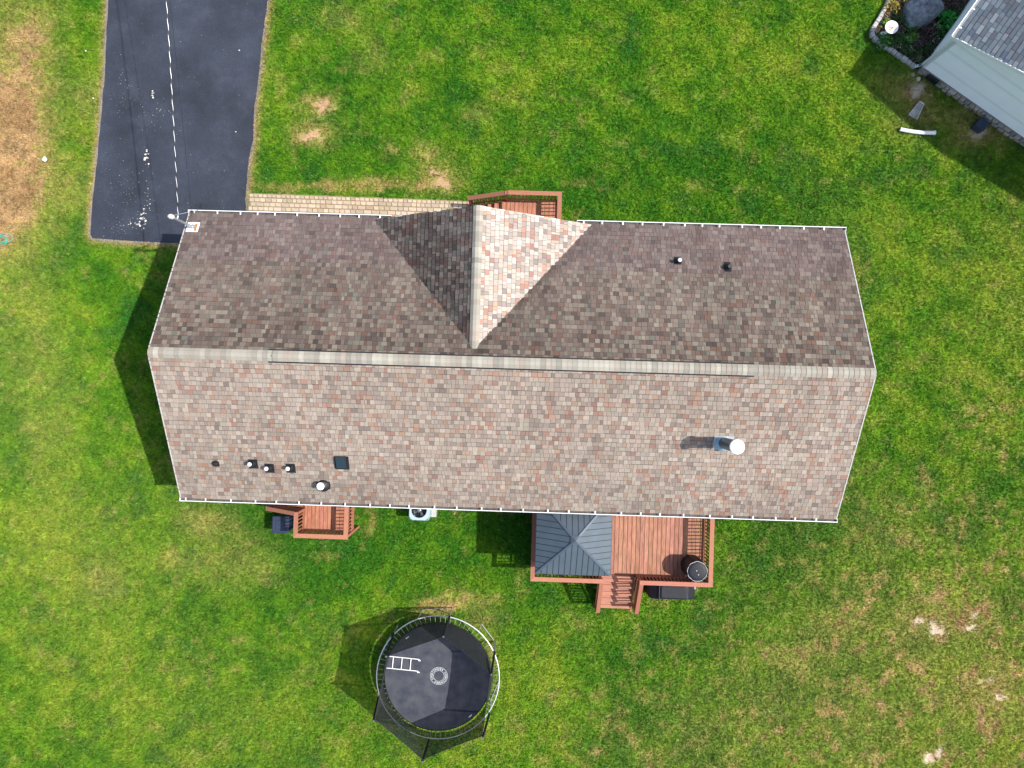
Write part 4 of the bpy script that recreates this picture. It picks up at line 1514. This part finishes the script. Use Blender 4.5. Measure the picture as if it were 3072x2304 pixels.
nt = shingle_tabs((NEX - .03, 0, nz_(NEX) - .006), (0, -1, 0), (1, 0, NSL), -LEN, -NRY + .02, (NRX - NEX) * math.sqrt(1 + NSL * NSL), pick_grey, 21, expo=.145, wmin=.16, wmax=.34)
near_w = Vector((.9, .7, 2.9))
order = sorted(range(len(nt)), key=lambda i: (nt[i][3] - near_w).length)
single = set(order[:230])
rest = MB()
for i, (vs, fc, col, cen) in enumerate(nt):
    if i in single:
        MB().add([v - cen for v in vs], fc, col).build('shingle', M_SH, nroof, cols=True, loc=cen)
    else:
        rest.add(vs, fc, col)
o = rest.build('shingles', M_SH, nroof, cols=True)
o['kind'] = 'stuff'
MB().bar((NEX, NRY - .012, nz_(NEX) - .07), (NRX, NRY - .012, nz_(NRX) - .07), .025, .15).build('rake_board', M_WHITE, nb)
MB().bar((NEX, NRY + .13, nz_(NEX) - .13), (NRX, NRY + .13, nz_(NRX) - .13), .28, .012).build('soffit', M_SOF, nb)
g = MB()
g.box(NEX - .115, NEX - .09, NRY - .02, LEN, nz_(NEX) - .02, nz_(NEX) + .01)
g.box(NEX - .112, NEX - .10, NRY - .02, LEN, nz_(NEX) - .12, nz_(NEX) - .02)
g.box(NEX - .10, NEX - .005, NRY - .02, LEN, nz_(NEX) - .126, nz_(NEX) - .12)
g.box(NEX - .015, NEX - .005, NRY - .02, LEN, nz_(NEX) - .12, nz_(NEX) - .03)
g.box(NEX - .112, NEX - .005, NRY - .028, NRY - .02, nz_(NEX) - .126, nz_(NEX) - .01)
gt = g.build('gutter', M_WHITE, nb)
for y in (.05, .75, 1.45, 2.15):
    MB().box(NEX - .10, NEX + .02, y - .015, y + .015, nz_(NEX) + .0, nz_(NEX) + .012).build('strap', M_WHITE, gt)
MB().box(NEX + .0, .0, NRY + .02, LEN, nz_(NEX) - .16, nz_(NEX) - .145).build('soffit', M_SOF, nb)
dsp = MB()
dsp.bar((NEX - .05, .12, nz_(NEX) - .13), (-.05, .12, 2.30), .08, .06, up=(0, 1, 0))
dsp.box(-.085, -.02, .08, .16, .20, 2.31)
dsp.bar((-.05, .12, .20), (-.22, -.02, .07), .08, .06)
dsp.build('downspout', M_WHITE, nb)

# ---------------------------------------------------------------- neighbour's flower bed
bedm = mat('dark mulch', (.050, .034, .024), rough=.95, var=.75, scale=22, detail=6, bump=.9, bscale=25)
o = MB().poly(BED[::-1] if False else BED, -.05, .03).build('soil_bed', bedm)
o['kind'] = 'structure'
o['label'] = 'dark mulched flower bed against the white house'
ch = MB()
Rm = random.Random(12)
bx_, by_ = zip(*BED)
for k in range(2600):
    px, py = Rm.uniform(min(bx_), 15.4), Rm.uniform(min(by_), 14.2)
    if not bool(inside(np.array([px]), np.array([py]), BED)[0]):
        continue
    a, l, w = Rm.uniform(0, 6.28), Rm.uniform(.02, .055), Rm.uniform(.006, .016)
    g = Rm.uniform(.4, 1.6)
    c = Rm.choice([(.10, .06, .04), (.07, .045, .035), (.14, .09, .06), (.05, .035, .03), (.11, .07, .075), (.30, .26, .20)])
    dx, dy = math.cos(a), math.sin(a)
    z0, z1 = .034 + Rm.uniform(0, .01), .036 + Rm.uniform(0, .035)
    ch.add([(px - dx * l - dy * w, py - dy * l + dx * w, z0), (px - dx * l + dy * w, py - dy * l - dx * w, z0), (px + dx * l + dy * w, py + dy * l - dx * w, z1), (px + dx * l - dy * w, py + dy * l + dx * w, z1)], [(0, 1, 2, 3)], mulc(c, g))
tag(ch.build('mulch_debris', mat('bark chips', attr=True, rough=.95), cols=True), 'loose brown bark chips strewn over the flower bed', 'mulch', kind='stuff')
edge_pl = [(12.74, 14.3), (12.66, 13.3), (12.52, 13.02), (12.36, 12.72), (12.22, 12.50), (12.11, 12.32), (12.05, 12.16), (12.08, 12.00), (12.20, 11.89), (12.40, 11.77), (12.75, 11.53), (13.05, 11.31), (13.60, 10.92)]
bo = thing('stone_border', 'curved border of pale grey blocks around the flower bed', 'garden border', (12.05, 12.1, 0))
acc, pts = 0, []
for (x0, y0), (x1, y1) in zip(edge_pl[:-1], edge_pl[1:]):
    L_ = math.hypot(x1 - x0, y1 - y0)
    k = 0.0
    while k < L_:
        pts.append((x0 + (x1 - x0) * k / L_, y0 + (y1 - y0) * k / L_))
        k += .01
i = 0
R = random.Random(4)
while i < len(pts) - 20:
    n_ = R.randint(17, 24)
    j = min(i + n_, len(pts) - 1)
    (x0, y0), (x1, y1) = pts[i], pts[j]
    cx, cy = (x0 + x1) / 2, (y0 + y1) / 2
    a = math.atan2(y1 - y0, x1 - x0)
    w = math.hypot(x1 - x0, y1 - y0) / 2 - .008
    g = R.uniform(.82, 1.12)
    MB().cbox(-w, w, -.07, .07, -.02, R.uniform(.12, .15), .012, (.46 * g, .435 * g, .40 * g)).build('block', M_ST, bo, cols=True, loc=(cx - 12.05, cy - 12.1, 0), rz=a + R.gauss(0, .05))
    i = j

# boulder
bm_ = MB()
R = random.Random(3)
nl, na = 9, 20
vs = []
for i in range(nl + 1):
    ph = math.pi / 2 * i / nl
    for k in range(na):
        t = 2 * math.pi * k / na
        # triangular plan outline, uneven surface
        tri = 1 / max(math.cos((t + .5) % (2 * math.pi / 3) - math.pi / 3), .55)
        r = math.cos(ph) ** .55 * .50 * (.62 + .38 * tri) * (1 + .16 * (nz(math.cos(t) * 1.7 + 3, math.sin(t) * 1.7 + i * .3, 77) - .5) * 2)
        vs.append((r * math.cos(t) * 1.28, r * math.sin(t) * 1.0, .62 * math.sin(ph) ** .8 * (.85 + .3 * nz(math.cos(t) * 2 + i * .4, math.sin(t) * 2, 79)) - .05))
f = [(i * na + k, i * na + (k + 1) % na, (i + 1) * na + (k + 1) % na, (i + 1) * na + k) for i in range(nl) for k in range(na)]
f.append(tuple(nl * na + k for k in range(na)))
bm_.add(vs, f)
o = bm_.build('boulder', mat('grey boulder', (.19, .20, .225), rough=.9, var=.6, scale=7, detail=10, bump=1.0, bscale=14), None, loc=(13.70, 12.85, 0.0), rz=.5)
tag(o, 'large blue grey boulder among the plants in the flower bed', 'boulder')

# bird bath
bb = thing('bird_bath', 'round white bird bath bowl with rusty centre in the flower bed', 'bird bath', (12.46, 12.07, 0.02))
M_BB = mat('white glazed bowl', (.80, .79, .76), rough=.35)
MB().lathe([(.14, 0), (.13, .03), (.06, .08), (.045, .30), (.07, .50), (.10, .52)], n=24).build('pedestal', M_BB, bb, smooth=True)
MB().lathe([(.06, .50), (.16, .53), (.215, .58), (.225, .60), (.205, .60), (.15, .565), (.10, .548), (.005, .545)], n=36).build('bowl', M_BB, bb, smooth=True)
st = MB()
for k in range(16):
    a, r = random.uniform(0, 6.28), random.uniform(0, .085)
    q = random.uniform(.012, .03)
    st.add([(r * math.cos(a) + q * math.cos(a + e), r * math.sin(a) + q * math.sin(a + e), .553 + .1 * r) for e in (0, 1.3, 2.6, 3.9, 5.1)], [(0, 1, 2, 3, 4)], random.choice([(.50, .20, .08), (.62, .34, .16), (.35, .12, .05)]))
st.build('leaf_debris', mat('rusty debris', attr=True, rough=.9), bb, cols=True)


def plant(name, label, x, y, rad, hgt, cols, nleaf, leaf, group=None, upright=.35, seed=0):
    R = random.Random(seed)
    p = thing(name, label, 'plant', (x, y, .02), 0, group)
    m = MB()
    for k in range(nleaf):
        a = R.uniform(0, 6.283)
        rr = rad * math.sqrt(R.random()) * (.75 + .4 * math.sin(3 * a + seed))
        z = hgt * (1 - (rr / rad) ** 2 * .75) * R.uniform(.35, 1.0)
        c = Vector((rr * math.cos(a), rr * math.sin(a), max(.02, z)))
        d = Vector((math.cos(a + R.gauss(0, .8)), math.sin(a + R.gauss(0, .8)), R.gauss(upright, .45))).normalized()
        s = d.cross(Vector((R.gauss(0, .3), R.gauss(0, .3), 1))).normalized()
        l, w = leaf * R.uniform(.6, 1.3), leaf * R.uniform(.22, .42)
        nup = s.cross(d)
        m.add([c, c + d * l * .5 + s * w + nup * .01, c + d * l - nup * .02, c + d * l * .5 - s * w + nup * .01], [(0, 1, 2, 3)], mulc(R.choice(cols), R.uniform(.7, 2.3)))
    m.build('foliage', M_LEAF, p, cols=True)
    st = MB()
    for k in range(6):
        a, r = R.uniform(0, 6.28), rad * R.uniform(.1, .6)
        st.tube([(r * .2 * math.cos(a), r * .2 * math.sin(a), -.02), (r * math.cos(a), r * math.sin(a), hgt * .7)], [.010, .004], n=5)
    st.build('stem', mat('plant stem', (.06, .05, .02), rough=.9) if 'plant stem' not in bpy.data.materials else bpy.data.materials['plant stem'], p)
    return p


M_LEAF = mat('leaf', attr=True, rough=.55, spec=.3, translucent=.25)
GRN = [(.045, .12, .018), (.03, .085, .015), (.07, .16, .03)]
DGR = [(.022, .055, .014), (.035, .075, .02), (.05, .07, .022)]
BRT = [(.03, .24, .03), (.05, .30, .045), (.03, .18, .03)]
RED = [(.075, .028, .038), (.10, .05, .05), (.05, .035, .03), (.13, .10, .09)]
YEL = [(.38, .26, .035), (.30, .17, .03), (.22, .20, .03), (.12, .15, .03)]
plant('hosta', 'bright green hosta between the boulder and the white gutter', 14.55, 12.55, .34, .30, BRT, 150, .17, seed=1)
plant('leafy_plant', 'fresh green leafy plant beside the white bird bath bowl', 12.45, 11.82, .30, .28, GRN + BRT[:1], 150, .10, seed=2)
plant('yellow_shrub', 'yellow orange shrub spilling over the grey block border', 12.70, 13.02, .34, .32, YEL, 190, .07, seed=3)
plant('yellow_flower', 'yellow flowering plant tucked against the boulder', 13.25, 13.28, .26, .34, YEL + GRN[:1], 150, .06, seed=4)
plant('fern', 'small light green fern in front of the boulder', 13.38, 12.28, .24, .24, GRN + [(.10, .22, .03)], 120, .12, seed=5)
plant('spreading_fern', 'broad green fern halfway along the straight grey block border', 13.12, 11.75, .34, .30, GRN + DGR, 170, .13, seed=6)
for k, (x, y, r) in enumerate(((14.0, 12.1, .30), (13.65, 11.75, .32), (14.75, 13.15, .30), (13.05, 13.0, .0), (12.95, 12.15, .28))):
    if r:
        plant('dark_shrub', ('low burgundy shrub under the boulder point towards the gutter', 'low burgundy shrub in the middle of the dark mulch', 'low burgundy shrub behind the bright green hosta', '', 'low burgundy shrub between the bird bath and the small fern')[k], x, y, r, .28, RED, 190, .055, 'burgundy shrubs in the flower bed', seed=20 + k)
for k, (x, y, r) in enumerate(((12.95, 12.6, .34), (12.75, 11.75, .22), (13.5, 11.35, .34), (13.95, 11.55, .32), (14.35, 12.05, .30), (15.0, 12.75, .3), (13.05, 13.7, .4), (14.9, 13.6, .35), (13.72, 11.05, .24), (12.98, 11.95, .2))):
    plant('ground_shrub', ('dark green shrub between the bird bath and the boulder', 'dark green shrub just inside the bend of the block border', 'dark green shrub inside the straight end of the block border', 'dark green shrub beside the white side wall', 'dark green shrub below the bright green hosta', 'dark green shrub close to the white gutter past the hosta', 'dark green shrub beyond the yellow flowering plant', 'dark green shrub beyond the boulder near the white gutter', 'dark green shrub in the tip of the bed at the corner board', 'little dark green shrub below the bird bath bowl')[k], x, y, r, .26, DGR + GRN[:1], 200, .06, 'dark green shrubs in the flower bed', seed=40 + k)
for k, (x, y, r) in enumerate(((13.30, 11.62, .20), (13.6, 11.2, .18), (14.2, 11.85, .2), (12.98, 11.62, .14), (14.2, 12.35, .18))):
    plant('pale_flower', ('pale dried flower heads behind the straight block border', 'pale dried flower heads near the tip of the flower bed', 'pale dried flower heads close to the white side wall', 'tiny pale flower heads next to the broad green fern', 'pale dried flower heads at the foot of the boulder')[k], x, y, r, .26, [(.36, .30, .20), (.42, .36, .30), (.05, .08, .02), (.06, .06, .03)], 110, .035, 'pale flower heads in the flower bed', seed=60 + k)

for k, (x, y, r) in enumerate(((12.55, 12.45, .18), (14.05, 12.55, .0), (13.45, 11.95, .22))):
    if r:
        plant('lime_plant', ('lime green plant behind the bird bath bowl', '', 'lime green plant between the small fern and the middle shrub')[k], x, y, r, .22, [(.12, .24, .03), (.20, .26, .04), (.06, .15, .02)], 120, .07, 'lime green plants in the flower bed', seed=80 + k)
# ---------------------------------------------------------------- odds and ends by the neighbour's wall
def rock(name, label, x, y, r, col, seed):
    R = random.Random(seed)
    m = MB()
    vs = []
    for i in range(5):
        ph = math.pi / 2 * i / 4
        for k in range(9):
            t = 2 * math.pi * k / 9
            q = r * math.cos(ph) ** .6 * R.uniform(.85, 1.12)
            vs.append((q * math.cos(t), q * math.sin(t), r * .9 * math.sin(ph) - .02))
    m.add(vs, [(i * 9 + k, i * 9 + (k + 1) % 9, (i + 1) * 9 + (k + 1) % 9, (i + 1) * 9 + k) for i in range(4) for k in range(9)] + [tuple(36 + k for k in range(9))])
    tag(m.build(name, mat(name + str(seed), col, rough=.9, var=.25, scale=12, bump=.5, bscale=20), None, loc=(x, y, 0)), label, 'rock')


rock('rock', 'grey rounded rock at the end of the block border', 13.50, 10.72, .075, (.36, .33, .28), 1)
rock('rock', 'pale cream rock below the white corner board', 13.69, 10.58, .085, (.62, .55, .44), 2)
# concrete splash block, tapered tray
sp = thing('splash_block', 'weathered tapered splash block lying on the shaded grass', 'splash block', (13.62, 9.48, .0), math.radians(-122))
M_CON = mat('weathered concrete', (.33, .33, .30), rough=.9, var=.35, scale=10, bump=.4, bscale=30)
M_CON2 = mat('weathered pale edge', (.50, .50, .47), rough=.9, var=.2, scale=10)
MB().add([(-.28, -.085, .0), (.28, -.16, .0), (.28, .16, 0), (-.28, .085, 0), (-.28, -.085, .04), (.28, -.16, .03), (.28, .16, .03), (-.28, .085, .04)], [(3, 2, 1, 0), (4, 5, 6, 7), (0, 1, 5, 4), (1, 2, 6, 5), (2, 3, 7, 6), (3, 0, 4, 7)]).build('tray', M_CON, sp)
for s in (-1, 1):
    MB().bar((-.28, s * .085, .055), (.28, s * .16, .045), .022, .06).build('side_lip', M_CON2, sp)
MB().bar((-.28, -.085, .06), (-.28, .085, .06), .03, .07).build('end_lip', M_CON2, sp)
# white corrugated drain pipe
pp = []
rs = []
for k in range(97):
    t = k / 96
    x = -.60 + 1.20 * t
    pp.append((x, .045 * (1 - t) ** 2 - .03 * math.sin(math.pi * t) - .01, .075))
    rs.append(.060 + (.007 if k % 4 < 2 else 0) + (.012 if t > .96 else 0))
dp = thing('drain_pipe', 'white corrugated drain pipe lying across the edge of the shade', 'pipe', (13.62, 8.735, 0), math.radians(-4))
MB().tube(pp, rs, n=16).build('hose', mat('white plastic', (.86, .86, .87), rough=.4), dp)
MB().lathe([(.050, 0), (.050, .002)], n=16).build('opening', mat('pipe dark', (.05, .05, .055), rough=.8), dp, loc=(-.6015, .035, .075)).rotation_euler = (0, math.radians(-90), 0)
# dark utility box
ub = thing('utility_box', 'small dark blue black utility box against the stone foundation', 'utility box', (15.70, 8.90, 0), NBYAW)
MB().cbox(-.17, .17, -.17, .17, -.02, .28, .02).build('body', M_NAVY, ub)
MB().cbox(-.18, .18, -.18, .18, .28, .31, .012).build('lid', M_NAVY, ub)

# ---------------------------------------------------------------- small things on the lawn
hs_ = thing('garden_hose', 'loose turquoise hose coils on the grass past the dry patch', 'hose', (-18.3, 5.12, 0.05))
M_TQ = mat('turquoise hose', (.06, .48, .40), rough=.4)
for k, (cx, cy, rx, ry) in enumerate(((.0, .0, .20, .10), (.12, .03, .24, .16), (-.12, -.05, .26, .12), (.02, -.06, .16, .18))):
    MB().tube([(cx + rx * math.cos(t), cy + ry * math.sin(t), .02 + .012 * k + .012 * math.sin(3 * t)) for t in [2 * math.pi * q / 36 for q in range(36)]], .008, n=6, closed=True).build('coil', M_TQ, hs_)
m = MB()
R = random.Random(2)
n = 9
vs = [(.075 * math.cos(2 * math.pi * k / n) * R.uniform(.7, 1.2), .10 * math.sin(2 * math.pi * k / n) * R.uniform(.7, 1.2), .03 + R.uniform(0, .03)) for k in range(n)] + [(0, 0, .085), (.02, .02, .0)]
m.add(vs, [(k, (k + 1) % n, n) for k in range(n)] + [((k + 1) % n, k, n + 1) for k in range(n)])
tag(m.build('paper_scrap', M_CAPW, None, loc=(-16.82, 7.93, .0)), 'crumpled white paper scrap on the edge of the dry patch', 'paper')
for (x, y), lab in (((-15.35, 11.72), 'tiny white ball on the green grass beside the driveway'), ((-15.08, 10.05), 'tiny white ball close to the driveway edge gravel')):
    tag(MB().lathe([(.004, 0), (.018, .006), (.025, .02), (.025, .026), (.018, .04), (.004, .046)], n=14).build('ball', M_CAPW, None, smooth=True, loc=(x, y, .035)), lab, 'ball')
